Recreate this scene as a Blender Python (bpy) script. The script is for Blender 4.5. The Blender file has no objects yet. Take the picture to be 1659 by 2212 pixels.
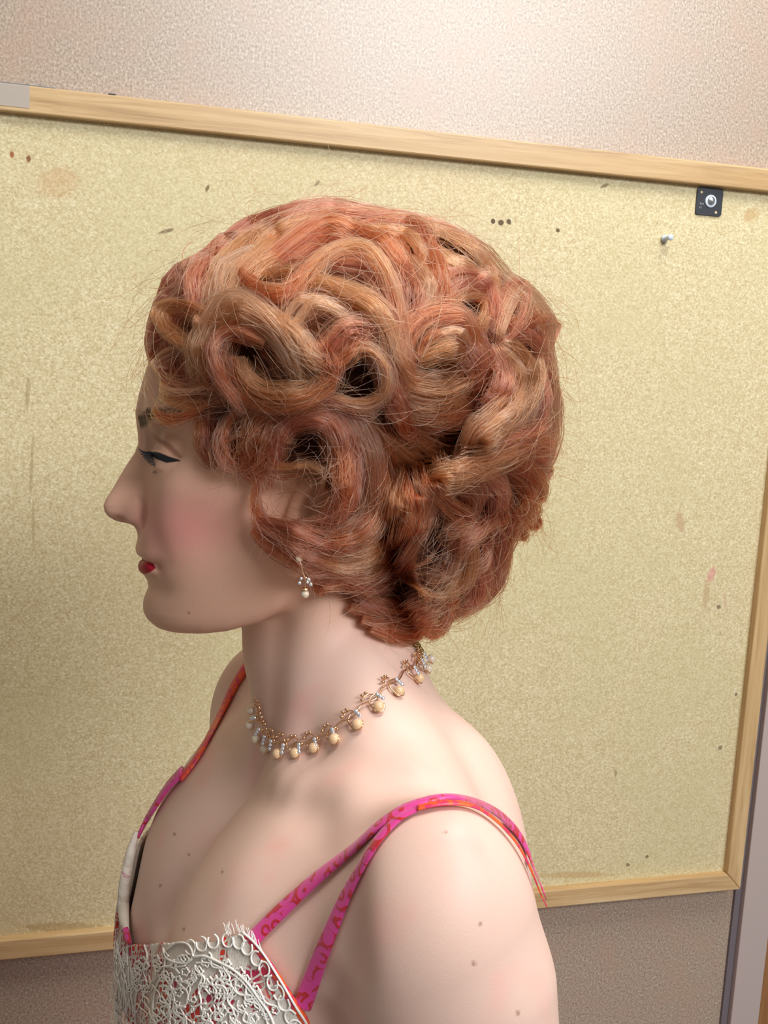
import bpy, math, random
import numpy as np
from mathutils import Matrix, Vector

# ------------------------------------------------------------------ camera, world, lights
FPX = 2200.0; CX, CY = 829.5, 1106.0
CAM_POS = np.array([0.0, 0.0, 1.48])
R_h = np.array([0.96625414, 0.01099611, 0.25735582])      # wall's right direction seen in the camera's own axes
R_u = np.array([0.05113188, -0.98739506, -0.14978827])    # up
R_h /= np.linalg.norm(R_h); R_u = R_u - R_h*(R_u@R_h); R_u /= np.linalg.norm(R_u)
R_n = np.cross(R_h, R_u); R_n *= np.sign(R_n[2])          # into the wall
ROT = np.stack([R_h, R_n, R_u])                           # view axes (right, down, forward) -> world
def to_world(P):
    return np.asarray(P, float) @ ROT.T + CAM_POS
scene = bpy.context.scene
cam = bpy.data.objects.new('camera', bpy.data.cameras.new('camera'))
scene.collection.objects.link(cam); scene.camera = cam
m3 = np.stack([ROT@np.array([1,0,0.]), ROT@np.array([0,-1.,0]), ROT@np.array([0,0,-1.])], axis=1)
cam.matrix_world = Matrix([[*m3[0],CAM_POS[0]],[*m3[1],CAM_POS[1]],[*m3[2],CAM_POS[2]],[0,0,0,1]])
cam.data.sensor_fit = 'VERTICAL'; cam.data.sensor_height = 36.0; cam.data.lens = FPX/2212*36.0
cam.data.clip_start = 0.01

world = bpy.data.worlds.new('world'); scene.world = world; world.use_nodes = True
world.node_tree.nodes['Background'].inputs[0].default_value = (1.0, 0.90, 0.78, 1)
world.node_tree.nodes['Background'].inputs[1].default_value = 0.25
def area(name, loc, target, sx, sy, power, color):
    l = bpy.data.lights.new(name, 'AREA'); l.shape = 'RECTANGLE'; l.size = sx; l.size_y = sy
    l.energy = power; l.color = color
    o = bpy.data.objects.new(name, l); scene.collection.objects.link(o)
    o.location = loc
    o.rotation_euler = (Vector(target)-Vector(loc)).to_track_quat('-Z','Y').to_euler()
    return o
area('ceiling_lamp', (0.55, 0.30, 2.70), (0.45, 0.42, 0), 1.2, 0.45, 25, (1.0, 0.97, 0.91))
area('ceiling_lamp', (1.15, -1.75, 2.70), (0.25, 0.6, 1.2), 1.3, 0.7, 64, (0.92, 0.96, 1.0))
scene.view_settings.view_transform = 'Standard'; scene.view_settings.look = 'None'
scene.view_settings.gamma = 1.0; scene.view_settings.use_curve_mapping = False
scene.view_settings.exposure = 0.0

# ------------------------------------------------------------------ helpers
def at(px, py, z):
    px = np.asarray(px, float); py = np.asarray(py, float); z = np.asarray(z, float)
    return np.stack([(px-CX)/FPX*z, (py-CY)/FPX*z, z+0*px], axis=-1)
def link(o, parent=None):
    scene.collection.objects.link(o)
    if parent: o.parent = parent
    return o
def tag(o, label=None, cat=None, group=None, kind=None):
    if label: o['label'] = label
    if cat: o['category'] = cat
    if group: o['group'] = group
    if kind: o['kind'] = kind
    return o
def mesh_obj(name, V, F, mat, parent=None, smooth=True, world_space=False):
    me = bpy.data.meshes.new(name)
    V = np.asarray(V, float)
    if not world_space: V = to_world(V)
    if isinstance(F, np.ndarray):
        n, k = F.shape
        me.vertices.add(len(V)); me.vertices.foreach_set('co', V.astype(np.float32).ravel())
        me.loops.add(n*k); me.loops.foreach_set('vertex_index', F.astype(np.int32).ravel())
        me.polygons.add(n); me.polygons.foreach_set('loop_start', (np.arange(n)*k).astype(np.int32))
        me.update(calc_edges=True); me.validate()
    else:
        me.from_pydata([tuple(v) for v in V], [], [tuple(f) for f in F]); me.update()
    if smooth: me.polygons.foreach_set('use_smooth', np.ones(len(me.polygons), bool))
    if mat: me.materials.append(mat)
    return link(bpy.data.objects.new(name, me), parent)
def interp(x, xs, ys): return np.interp(x, xs, ys)
def spline(pts, n):
    """Catmull-Rom through pts (k,d), n samples"""
    P = np.asarray(pts, float); k = len(P)
    Q = np.vstack([2*P[0]-P[1], P, 2*P[-1]-P[-2]])
    t = np.linspace(0, k-1, n); i = np.minimum(t.astype(int), k-2); f = (t-i)[:,None]
    a,b,c,d = Q[i],Q[i+1],Q[i+2],Q[i+3]
    return 0.5*((2*b)+(-a+c)*f+(2*a-5*b+4*c-d)*f*f+(-a+3*b-3*c+d)*f**3)
def smin(a, b, k):
    h = np.clip(0.5+0.5*(b-a)/k, 0, 1); return b*(1-h)+a*h-k*h*(1-h)
def smax(a, b, k): return -smin(-a, -b, k)
def capsule(p, a, b, ra, rb):
    a = np.asarray(a); b = np.asarray(b); ab = b-a
    t = np.clip(((p-a)@ab)/(ab@ab), 0, 1)
    return np.linalg.norm(p-a-t[:,None]*ab, axis=1)-(ra+(rb-ra)*t)
def ellipsoid(p, c, r, ax=None):
    q = p-np.asarray(c)
    if ax is not None: q = q@np.asarray(ax).T
    r = np.asarray(r); k0 = np.linalg.norm(q/r, axis=1); k1 = np.linalg.norm(q/(r*r), axis=1)
    return k0*(k0-1)/np.maximum(k1, 1e-6)

# ------------------------------------------------------------------ the body as an implicit surface (metres, view axes)
HA = math.radians(13.5)
hf = np.array([-math.cos(HA), 0, -math.sin(HA)])     # face forward
hv = np.array([math.sin(HA), 0, -math.cos(HA)])      # towards the near side
hw = np.array([0, -1.0, 0])
HO = at(700, 900, 0.56)
def uw(px, py, v=0.0):
    """head-frame (u, w) of the point seen at a pixel, at lateral offset v"""
    r = at(px, py, 1.0); z = (HO@hv+v)/(r@hv)
    P = r*np.asarray(z)[...,None]-HO
    return P@hf, P@hw
def hp(px, py, v): # 3-D point at lateral offset v
    u, w = uw(px, py, v); return HO+u*hf+v*hv+w*hw
PROFILE = [(360,700),(330,760),(321,782),(310,815),(299,854),(292,890),(294,909),(297,935),(297.5,958),(290.7,977.6),(274,1003),(258,1030),(242,1058),
 (229,1077),(223.6,1091.6),(225.6,1104.6),(233.7,1116),(248,1124),(261,1128),(279,1131),(290,1137),(295.6,1147),(297.5,1160),(294,1176),(292.5,1185),
 (296,1195),(305,1204),(302.5,1213),(301,1222),(303,1232),(311,1240),(318,1254),(320.5,1267),(316,1279),(311,1290),(308.3,1306),(310,1322),(319,1338),(336,1352),(360,1364),(380,1380)]
pu, pw = uw(np.array([p[0] for p in PROFILE]), np.array([p[1] for p in PROFILE]))
def wy(y): return uw(600.0, float(y))[1]
def tabw(pairs):
    ys = sorted(pairs, key=lambda t: -t[0]); xs = np.array([wy(t[0]) for t in ys]); v = np.array([t[1] for t in ys])
    g = np.linspace(xs[0]-.02, xs[-1]+.02, 500); y = np.interp(g, xs, v)
    k = np.exp(-(np.arange(-60, 61)*(g[1]-g[0])/.006)**2); k /= k.sum()
    return g, np.convolve(np.pad(y, 60, mode='edge'), k, 'valid')
BASEU = tabw([(700,.098),(780,.1015),(860,.1030),(900,.1030),(960,.098),(1030,.097),(1090,.0975),(1140,.1),(1200,.102),(1250,.100),(1300,.098),(1350,.094),(1400,.085)])
WID = tabw([(650,.055),(760,.0645),(850,.0655),(930,.0645),(1000,.0655),(1070,.0662),(1130,.0635),(1190,.0605),(1250,.0560),(1300,.0510),(1350,.0440),(1400,.04)])
EXPN = tabw([(700,2.3),(850,2.6),(960,2.4),(1080,2.0),(1200,1.95),(1300,1.9),(1400,2.0)])
LATS = tabw([(700,.04),(850,.035),(900,.022),(935,.0105),(970,.0085),(1020,.0095),(1060,.0105),(1090,.0115),(1120,.0105),(1132,.0100),(1140,.014),(1180,.020),(1205,.022),(1240,.024),(1262,.026),(1300,.022),(1340,.024),(1400,.03)])
JAWX = np.array([300,330,355,382,430,480,540,600,650,700]); JAWY = np.array([1346,1354,1360,1362,1359,1350,1330,1296,1262,1225])
ju, jw = uw(JAWX, JAWY, 0.0)
o_ = np.argsort(ju); ju, jw = ju[o_], jw[o_]
# (px, py, lateral, spread forward, spread up, spread lateral, amount) bumps and hollows in metres
BUMPS = [
 (360,955,.036,.016,.011,.016,-.0078),   # eye socket
 (318,950,.014,.010,.016,.008,-.0035),   # inner corner
 (362,905,.034,.018,.007,.022,.0022),    # brow ridge
 (400,1050,.052,.022,.014,.014,.0035),   # cheekbone
 (365,1100,.040,.016,.020,.016,.0045),   # apple of the cheek
 (470,1160,.056,.022,.022,.012,-.0020),  # hollow of the cheek
 (289,1108,.0125,.0062,.0066,.0052,.0040), # wing of the nose
 (311,1108,.0150,.0028,.0085,.0060,-.0022),
 (258,1124,.0065,.0042,.0018,.0028,-.0070), # nostril
 (333,1165,.022,.008,.016,.010,.0018),
 (347,1222,.026,.0045,.0045,.006,-.0022),  # corner of the mouth
 (316,1228,.010,.006,.0035,.016,.0012),
 (318,1199,.012,.006,.0030,.014,.0008),
 (350,1262,.022,.010,.008,.012,-.0014),
 (575,1215,.058,.020,.022,.012,.0022),   # jaw angle
 (420,760,.060,.022,.030,.010,-.0020),   # temple
]
BUMP = []
for (x,y,v,su,sw,sv,am) in BUMPS:
    u_, w_ = uw(x, y, v); BUMP.append((u_, w_, v, su, sw, sv, am))
def seg_dist(u, w, pts):
    d = np.full(len(u), 9.0)
    for (a, b) in zip(pts[:-1], pts[1:]):
        au, aw = a; bu, bw = b; du, dw = bu-au, bw-aw
        t = np.clip(((u-au)*du+(w-aw)*dw)/(du*du+dw*dw), 0, 1)
        d = np.minimum(d, np.hypot(u-au-t*du, w-aw-t*dw))
    return d
def pxline(pts, v): return [uw(x, y, v) for x, y in pts]
EYE_C = hp(382, 989, .0315); EYE_R = .0122
CREASE = pxline([(322,925),(336,938),(352,955),(370,972),(388,988)], .036)
LIDEDGE = pxline([(326,978),(342,985),(360,994),(386,996)], .036)
LOWLID = pxline([(338,1012),(352,1012),(372,1004)], .036)
ALA = pxline([(302,1078),(311,1092),(314,1110),(308,1128)], .015)
MOUTH = pxline([(302,1208),(315,1211),(328,1216),(342,1221)], .012)
NASOL = pxline([(318,1120),(330,1150),(345,1185),(356,1215)], .026)
def head_frame(p):
    q = p-HO; return q@hf, q@hv, q@hw
def face_core(u, av, w):
    uc = .028
    P = np.interp(w, BASEU[0], BASEU[1]); W = np.interp(w, WID[0], WID[1]); n = np.interp(w, EXPN[0], EXPN[1])
    a = np.maximum(u-uc, 0)/(P-uc); b = av/W
    g = (np.power(a, n)+np.power(b, n)+1e-9)**(1/n)
    f = (g-1)*np.minimum(P-uc, W)*0.9
    f = smax(f, -.025-u, .03)
    return smax(f, w-wy(800), .05)
def smooth_head(u, v, w):
    av = np.abs(v)
    cr = ellipsoid(np.stack([u, v, w], 1), (-.003, 0, wy(775)), (.0905, .0735, .0740))
    f = smin(cr, face_core(u, av, w), .012)
    jb = np.interp(u, ju, jw)
    return smax(f, (jb-w)*.9+.0*u, .010)
# profile correction along the midline
ws_ = np.linspace(pw.min(), pw.max(), 400)
us_ = np.interp(ws_, pw[::-1], pu[::-1])
lo = np.full(400, .03); hi = np.full(400, .2)
for _ in range(30):
    mid = (lo+hi)/2; inside = smooth_head(mid, np.zeros(400), ws_) < 0
    lo = np.where(inside, mid, lo); hi = np.where(inside, hi, mid)
okb = lo > .04
delta_ = np.where(okb, us_-lo, 0)
chin_stop = wy(1349)
delta_ = np.where(ws_ < chin_stop, delta_[np.argmin(abs(ws_-chin_stop))], delta_)
top_fade = np.clip((wy(720)-ws_)/(wy(720)-wy(790)), 0, 1); delta_ *= top_fade
def head(p):
    u, v, w = head_frame(p); av = np.abs(v)
    d = np.interp(w, ws_, delta_); s = np.interp(w, LATS[0], LATS[1])
    lat = np.exp(-(av/s)**2.6)
    front = np.clip((u-.035)/.03, 0, 1)
    f = smooth_head(u-d*lat*front, v, w)
    for (u0, w0, v0, su, sw, sv, am) in BUMP:
        q = ((u-u0)/su)**2+((w-w0)/sw)**2+((av-v0)/sv)**2
        f = f-am*np.exp(-q)
    # eyeball and lids
    ey = np.linalg.norm(np.stack([u, av, w], 1)-np.array([(EYE_C-HO)@hf, (EYE_C-HO)@hv, (EYE_C-HO)@hw]), axis=1)-EYE_R
    f = smin(f, ey, .0055)
    reg = np.exp(-((av-.034)/.016)**4)*(u > .03)
    f = f+.0009*np.exp(-(seg_dist(u, w, CREASE)/.0016)**2)*reg
    f = f-.0009*np.exp(-(seg_dist(u, w, LIDEDGE)/.0013)**2)*reg
    f = f-.0006*np.exp(-(seg_dist(u, w, LOWLID)/.0015)**2)*reg
    f = f+.0012*np.exp(-(seg_dist(u, w, ALA)/.0016)**2)*(av < .03)*(av > .006)
    f = f+.0018*np.exp(-(seg_dist(u, w, MOUTH)/.0010)**2)*(av < .030)*(u > .05)
    f = f+.0005*np.exp(-(seg_dist(u, w, NASOL)/.0045)**2)*(av > .01)*(u > .05)
    return f
# ear
EAR = hp(686, 1110, .069)
def ear(p):
    u, v, w = head_frame(p); av = np.abs(v)
    e = (EAR-HO); eu, ev, ew = e@hf, e@hv, e@hw
    q = np.stack([u-eu+ .25*(w-ew), av-ev, w-ew], 1)
    d = ellipsoid(q, (0, 0, 0), (.0150, .0070, .025))
    d = smin(d, ellipsoid(q, (.003, -.001, -.0235), (.0065, .0040, .007)), .006)
    hol = ellipsoid(q, (.001, .0085, .0), (.0095, .0075, .016))
    return smax(d, -hol, .003)
# torso frame
TA = math.radians(20)
tu = np.array([.03, -.99, -.12]); tu /= np.linalg.norm(tu)
tl = np.array([math.sin(TA), 0, -math.cos(TA)]); tl -= tu*(tl@tu); tl /= np.linalg.norm(tl)
tf = np.array([-math.cos(TA), 0, -math.sin(TA)]); tf -= tu*(tf@tu)+tl*(tf@tl); tf /= np.linalg.norm(tf)
TO = at(585, 1640, .530)
TAX = np.stack([tf, tl, tu])
def T(f, l, s): return TO+(f*tf+l*tl+s*tu)*.01
def tilt(deg):
    a = math.radians(deg); return np.array([[math.cos(a), 0, math.sin(a)], [0, 1, 0], [-math.sin(a), 0, math.cos(a)]])
RIBAX, BRAX = tilt(16), tilt(28)
def torso(p):
    q = (p-TO)@TAX.T*100   # centimetres: forward, lateral, up
    al = np.abs(q[:,1]); qs = np.stack([q[:,0], al, q[:,2]], 1)
    f = ellipsoid(q, (-4.2, 0, -15.5), (7.8, 12.0, 18.0), tilt(20))
    f = smin(f, capsule(qs, (-4.2, 0, -4.5), (-3.0, 10.6, -3.8), 3.4, 3.4), 4.0)     # upper chest
    f = smin(f, capsule(qs, (-5.4, 2, 0.0), (-4.3, 12.0, -1.8), 2.7, 2.6), 3.0)           # trapezius
    f = smin(f, capsule(qs, (-4.2, 1.5, 4.0), (-4.8, 8, -1.6), 2.1, 2.3), 3.0)
    f = smin(f, ellipsoid(qs, (-3.6, 13.7, -2.6), (4.2, 4.2, 5.4)), 1.5)             # deltoid
    f = smin(f, capsule(qs, (-4.6, 14.1, -5), (-7.4, 15.8, -30), 4.0, 3.3), .9)         # upper arm
    f = smin(f, ellipsoid(qs, (1.7, 6.0, -6.8), (3.5, 5.6, 6.2), BRAX), 4.0)
    f = smin(f, ellipsoid(q, (1.0, 0, -9.0), (3.4, 6, 8.5), BRAX), 3.5)
    f = smin(f, ellipsoid(qs, (2.0, 6.2, -12.0), (4.4, 5.2, 6.6), BRAX), 1.1)              # breast
    f = smin(f, capsule(qs, (-.9, 1.8, -.5), (-2.8, 12.0, 0.4), .5, .5), 2.2)        # collarbone
    f = f+.5*np.exp(-((qs[:,0]+.8)/2.2)**2-((al-0)/1.3)**2-((qs[:,2]-.8)/1.4)**2)    # notch
    f = smin(f, ellipsoid(q, (-1, 0, -38), (8.5, 12.0, 14)), 5)
    return f*.01
TBUMP = []
def torso_detail(p):
    f = torso(p)
    for (c, r, am) in TBUMP: f = f-am*np.exp(-((p-c)**2).sum(1)/(r*r))
    return f
NECK = [at(692, 1215, .562), at(715, 1400, .560), at(748, 1560, .562), at(760,1680,.57)]
def neck(p):
    f = capsule(p, NECK[0], NECK[1], .046, .0455)
    f = smin(f, capsule(p, NECK[1], NECK[2], .0455, .0475), .01)
    f = smin(f, capsule(p, NECK[2], NECK[3], .0475, .055), .01)
    scm = capsule(p, hp(690,1290,.042), T(-1.0,1.3,.4), .012, .006)
    f = smin(f, scm, .012)
    return f
def body(p):
    h = smin(head(p), ear(p), .004)
    n = neck(p)
    f = smin(h, n, .008)
    return smax(smin(f, torso_detail(p), .022), p[:,1]-.385, .004)
def evalf(fn, P, chunk=400000):
    return np.concatenate([fn(P[i:i+chunk]) for i in range(0, len(P), chunk)])
def surface_nets(fn, lo, hi, h):
    n = [int(round((hi[k]-lo[k])/h))+1 for k in range(3)]
    ax = [lo[k]+h*np.arange(n[k]) for k in range(3)]
    G = np.stack(np.meshgrid(*ax, indexing='ij'), -1).reshape(-1, 3)
    D = evalf(fn, G).reshape(n)
    S = D < 0
    c = [S[i:n[0]-1+i, j:n[1]-1+j, k:n[2]-1+k] for i in (0,1) for j in (0,1) for k in (0,1)]
    cnt = sum(x.astype(np.int8) for x in c)
    act = (cnt > 0) & (cnt < 8)
    idx = -np.ones(act.shape, np.int64); idx[act] = np.arange(act.sum())
    cells = np.argwhere(act)
    acc = np.zeros((len(cells), 3)); num = np.zeros(len(cells))
    cor = [(i,j,k) for i in (0,1) for j in (0,1) for k in (0,1)]
    for a in cor:
        for b in cor:
            if sum(abs(x-y) for x, y in zip(a, b)) == 1 and a < b:
                da = D[cells[:,0]+a[0], cells[:,1]+a[1], cells[:,2]+a[2]]; db = D[cells[:,0]+b[0], cells[:,1]+b[1], cells[:,2]+b[2]]
                m = (da < 0) != (db < 0)
                t = np.where(m, da/(da-db+1e-20), 0)[:,None]
                acc += np.where(m[:,None], np.array(a)+t*(np.array(b)-np.array(a)), 0); num += m
    V = np.array(lo)+h*(cells+acc/num[:,None])
    F = []
    for d in range(3):
        e1, e2 = [(1,2),(2,0),(0,1)][d]
        sl0 = [slice(None)]*3; sl1 = [slice(None)]*3
        sl0[d] = slice(0, n[d]-1); sl1[d] = slice(1, n[d])
        A = S[tuple(sl0)]; B = S[tuple(sl1)]
        for flip, M in ((0, A & ~B), (1, ~A & B)):
            E = np.argwhere(M)
            E = E[(E[:,e1] > 0) & (E[:,e2] > 0) & (E[:,e1] < n[e1]-1) & (E[:,e2] < n[e2]-1)]
            o1 = np.zeros(3, int); o1[e1] = 1; o2 = np.zeros(3, int); o2[e2] = 1
            q = [E-o1-o2, E-o2, E, E-o1]
            q = np.stack([idx[x[:,0], x[:,1], x[:,2]] for x in q], 1)
            q = q[(q >= 0).all(1)]
            F.append(q[:, ::-1] if flip else q)
    return V, np.concatenate(F)
def subdivide(V, F):
    n = len(V)
    E = np.sort(np.stack([F, np.roll(F, -1, 1)], 2).reshape(-1, 2), 1)
    key = E[:,0]*n+E[:,1]; uq, inv = np.unique(key, return_inverse=True)
    a, b = uq//n, uq % n
    ME = (V[a]+V[b])/2; MF = V[F].mean(1)
    ei = (n+inv).reshape(-1, 4); fi = n+len(uq)+np.arange(len(F))
    Q = [np.stack([F[:,k], ei[:,k], fi, ei[:,k-1]], 1) for k in range(4)]
    return np.vstack([V, ME, MF]), np.concatenate(Q)
def relax(V, F, it=1):
    for _ in range(it):
        acc = np.zeros_like(V); cnt = np.zeros(len(V))
        for k in range(4):
            for m in (1, 3):
                np.add.at(acc, F[:,k], V[F[:,(k+m) % 4]]); np.add.at(cnt, F[:,k], 1)
        V = V*.5+.5*acc/np.maximum(cnt, 1)[:,None]
    return V
def march_pre(fn, x, y):
    z = .25
    for _ in range(160):
        z = z+min(max(float(fn(at(x, y, z)[None])[0])*.6, -.004), .02)
    return z
def grad(fn, P, e=4e-4):
    f0 = evalf(fn, P)
    return f0, np.stack([(evalf(fn, P+np.eye(3)[k]*e)-f0)/e for k in range(3)], 1)
def project(fn, V, it=2, lim=.0015):
    for _ in range(it):
        f0, g = grad(fn, V)
        st = (f0/np.maximum((g*g).sum(1), .15))[:,None]*g
        L = np.linalg.norm(st, axis=1)[:,None]
        V = V-st*np.minimum(1, lim/np.maximum(L, 1e-9))
    return V
# hollows and swellings of the collarbones, breastbone and shoulder: (px, py, radius m, amount m)
for (x, y, r, am) in [(795,1768,.0130,-.0035),(700,1745,.0120,-.0016),(655,1745,.0110,-.0014),(612,1690,.0090,.0020),(640,1700,.0090,.0012),(760,1690,.0140,.0012),
  (900,1660,.0150,.0012),(840,1600,.0160,-.0018),(985,1800,.0140,.0022),(762,1880,.0110,-.0020),(752,1950,.0120,-.0028),(748,2020,.0120,-.0032),(752,2090,.0120,-.0034),
  (735,2160,.0110,-.0036),(705,2205,.0100,-.0036),(372,1945,.0080,-.0012),(358,1975,.0080,-.0014),(348,2005,.0080,-.0014),(392,1905,.0080,-.0008),(520,1900,.0200,.0020),(1070,2010,.0200,-.0010)]:
    z_ = march_pre(torso, x, y); TBUMP.append((at(x, y, z_), r, am))
def normals(fn, P):
    _, g = grad(fn, P); return g/np.maximum(np.linalg.norm(g, axis=1)[:,None], 1e-9)
def march(fn, px, py, z0=.25, z1=.9, steps=200, off=0.0):
    """distance along the sight line to the implicit surface (nan when missed)"""
    px = np.asarray(px, float).ravel(); py = np.asarray(py, float).ravel()
    z = np.full(len(px), z0); alive = np.ones(len(px), bool)
    for _ in range(steps):
        d = fn(at(px, py, z))-off
        step = np.where(alive, np.clip(d*.6, -.004, .02), 0)
        z = z+step
        alive &= (z < z1)
        if np.all(np.abs(step) < 2e-5): break
    z[(z >= z1-1e-3)] = np.nan
    return z
def touch(fn, px, py, z0=.25, z1=.75, n=220, off=0.0):
    """like march, but a sight line that misses takes the depth where it passes nearest"""
    z = march(fn, px, py, z0, z1, 160, off); bad = np.isnan(z)
    if bad.any():
        X = np.asarray(px, float).ravel()[bad]; Y = np.asarray(py, float).ravel()[bad]
        zs = np.linspace(z0, z1, n); D = np.stack([fn(at(X, Y, q)) for q in zs])
        z[bad] = zs[D.argmin(0)]
    return z
# ------------------------------------------------------------------ materials
def new_mat(name, color=(.8,.8,.8), rough=.5, metal=0.0, **kw):
    m = bpy.data.materials.new(name); m.use_nodes = True
    b = m.node_tree.nodes['Principled BSDF']
    b.inputs['Base Color'].default_value = (*color, 1); b.inputs['Roughness'].default_value = rough; b.inputs['Metallic'].default_value = metal
    for k, v in kw.items(): b.inputs[k.replace('_', ' ')].default_value = v
    return m
class NT:
    """small helper to write node graphs as expressions"""
    def __init__(s, m): s.t = m.node_tree; s.b = s.t.nodes['Principled BSDF']
    def put(s, inp, v):
        if hasattr(v, 'links'): s.t.links.new(v, inp)
        else: inp.default_value = v
    def math(s, op, a, b=0.0, c=None, clamp=False):
        n = s.t.nodes.new('ShaderNodeMath'); n.operation = op; n.use_clamp = clamp
        s.put(n.inputs[0], a); s.put(n.inputs[1], b)
        if c is not None: s.put(n.inputs[2], c)
        return n.outputs[0]
    def attr(s, name, out='Fac'):
        n = s.t.nodes.new('ShaderNodeAttribute'); n.attribute_name = name; return n.outputs[out]
    def obj(s): return s.t.nodes.new('ShaderNodeTexCoord').outputs['Object']
    def mapping(s, v, scale=(1,1,1), rot=(0,0,0), loc=(0,0,0)):
        n = s.t.nodes.new('ShaderNodeMapping'); s.put(n.inputs[0], v); n.inputs['Scale'].default_value = scale; n.inputs['Rotation'].default_value = rot; n.inputs['Location'].default_value = loc
        return n.outputs[0]
    def noise(s, v, scale, detail=3, rough=.5, dist=0, out='Fac'):
        n = s.t.nodes.new('ShaderNodeTexNoise'); s.put(n.inputs['Vector'], v); n.inputs['Scale'].default_value = scale
        n.inputs['Detail'].default_value = detail; n.inputs['Roughness'].default_value = rough; n.inputs['Distortion'].default_value = dist
        return n.outputs[out]
    def voro(s, v, scale, feature='F1', out='Distance', rand=1.0):
        n = s.t.nodes.new('ShaderNodeTexVoronoi'); n.feature = feature; s.put(n.inputs['Vector'], v); n.inputs['Scale'].default_value = scale
        n.inputs['Randomness'].default_value = rand
        return n.outputs[out]
    def ramp(s, f, stops):
        n = s.t.nodes.new('ShaderNodeValToRGB'); s.put(n.inputs[0], f); e = n.color_ramp.elements
        while len(e) < len(stops): e.new(0.5)
        for k, (p, c) in enumerate(stops): e[k].position = p; e[k].color = (*c, 1) if len(c) == 3 else c
        return n.outputs[0]
    def mix(s, f, a, b, mode='MIX'):
        n = s.t.nodes.new('ShaderNodeMix'); n.data_type = 'RGBA'; n.blend_type = mode
        s.put(n.inputs[0], f)
        for i, v in ((6, a), (7, b)): s.put(n.inputs[i], (*v, 1) if isinstance(v, tuple) and len(v) == 3 else v)
        return n.outputs[2]
    def step(s, f, lo, hi):
        n = s.t.nodes.new('ShaderNodeMapRange'); n.interpolation_type = 'SMOOTHSTEP'; s.put(n.inputs[0], f)
        n.inputs[1].default_value = lo; n.inputs[2].default_value = hi; return n.outputs[0]
    def bump(s, h, strength=.3, dist=.001):
        n = s.t.nodes.new('ShaderNodeBump'); n.inputs['Strength'].default_value = strength; n.inputs['Distance'].default_value = dist
        s.put(n.inputs['Height'], h); s.t.links.new(n.outputs[0], s.b.inputs['Normal'])
    def color(s, c): s.put(s.b.inputs['Base Color'], c)

# skin
skin = new_mat('skin', (.75,.5,.4), .48)
n = NT(skin); o = n.obj()
bodyc = n.mix(n.noise(o, 9, 3), (.715,.485,.395), (.755,.530,.450))
bodyc = n.mix(n.step(n.noise(o, 34, 2), .5, .8), bodyc, (.77,.45,.385))
facec = n.mix(n.noise(o, 22, 3), (.67,.395,.275), (.71,.435,.315))
c = n.mix(n.attr('face'), bodyc, facec)
c = n.mix(n.math('MULTIPLY', n.attr('blush'), .68), c, (.66,.235,.225))
c = n.mix(n.math('MULTIPLY', n.attr('shadow_makeup'), .6), c, (.36,.195,.115))
c = n.mix(n.math('MULTIPLY', n.step(n.math('ADD', n.attr('brow'), n.math('MULTIPLY', n.math('SUBTRACT', n.noise(n.mapping(o, (1,1,.35)), 1300, 2), .5), .0022)), -.0012, .0014), .90), c, (.085,.055,.026))
c = n.mix(n.math('MULTIPLY', n.step(n.attr('crease'), -.0010, .0008), .72), c, (.25,.085,.045))
lips = n.step(n.attr('lip'), -.0003, .0003)
c = n.mix(lips, c, (.36,.012,.030))
c = n.mix(n.step(n.attr('liner'), -.0003, .0003), c, (.008,.008,.012))
c = n.mix(n.attr('mole'), c, (.28,.12,.07))
n.color(c)
n.put(n.b.inputs['Roughness'], n.math('SUBTRACT', .50, n.math('MULTIPLY', lips, .06)))
n.put(n.b.inputs['Subsurface Weight'], n.math('MULTIPLY', n.math('SUBTRACT', 1.0, lips), .22)); n.b.inputs['Subsurface Radius'].default_value = (.9,.35,.2); n.b.inputs['Subsurface Scale'].default_value = .0022
n.put(n.b.inputs['Specular IOR Level'], n.math('SUBTRACT', .42, n.math('MULTIPLY', lips, .27)))
n.bump(n.noise(n.mapping(o, (1,1,2.2)), 900, 3, .6), .10, .0006)

# ------------------------------------------------------------------ setting: floor, wall, notice board, trim, door
WY = 1.1000; CORK = 1.0865; FR = 1.0765; Z0 = CAM_POS[2]
wallm = new_mat('wall_panel', rough=.36)
n = NT(wallm); o = n.obj(); f1 = n.noise(n.mapping(o, (1,1,.8)), 430, 5, .72); f2 = n.noise(o, 26, 3)
c = n.ramp(f1, [(.33,(.205,.140,.092)),(.47,(.375,.285,.212)),(.56,(.46,.362,.282)),(.70,(.71,.63,.53))])
c = n.mix(n.step(f2, .45, .72), c, n.mix(.40, c, (.45,.29,.215)))
n.color(c); n.bump(f1, .22, .0006)
n.b.inputs['Specular IOR Level'].default_value = .85
cork = new_mat('cork', rough=.62)
n = NT(cork); o = n.obj()
f1 = n.noise(n.mapping(o, (1,1,1.1)), 400, 5, .70); f2 = n.noise(o, 7, 3); f3 = n.voro(o, 420, out='Distance')
c = n.ramp(f1, [(.30,(.43,.325,.16)),(.45,(.61,.505,.285)),(.56,(.70,.605,.37)),(.70,(.90,.83,.61))])
c = n.mix(n.math('MULTIPLY', n.step(f2, .42, .68), .35), c, (.58,.52,.275))
c = n.mix(n.math('MULTIPLY', n.step(n.noise(o, 3.1, 2), .5, .72), .30), c, (.66,.50,.30))
sx = n.t.nodes.new('ShaderNodeSeparateXYZ'); n.t.links.new(o, sx.inputs[0])
warp = n.math('MULTIPLY', n.math('SUBTRACT', n.noise(o, 160, 3), .5), 1.3)
def board_xz(px, py, Y=CORK):
    w = to_world(at(px, py, 1.0))-CAM_POS; return w[0]*Y/w[1], w[2]*Y/w[1]+Z0
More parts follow.
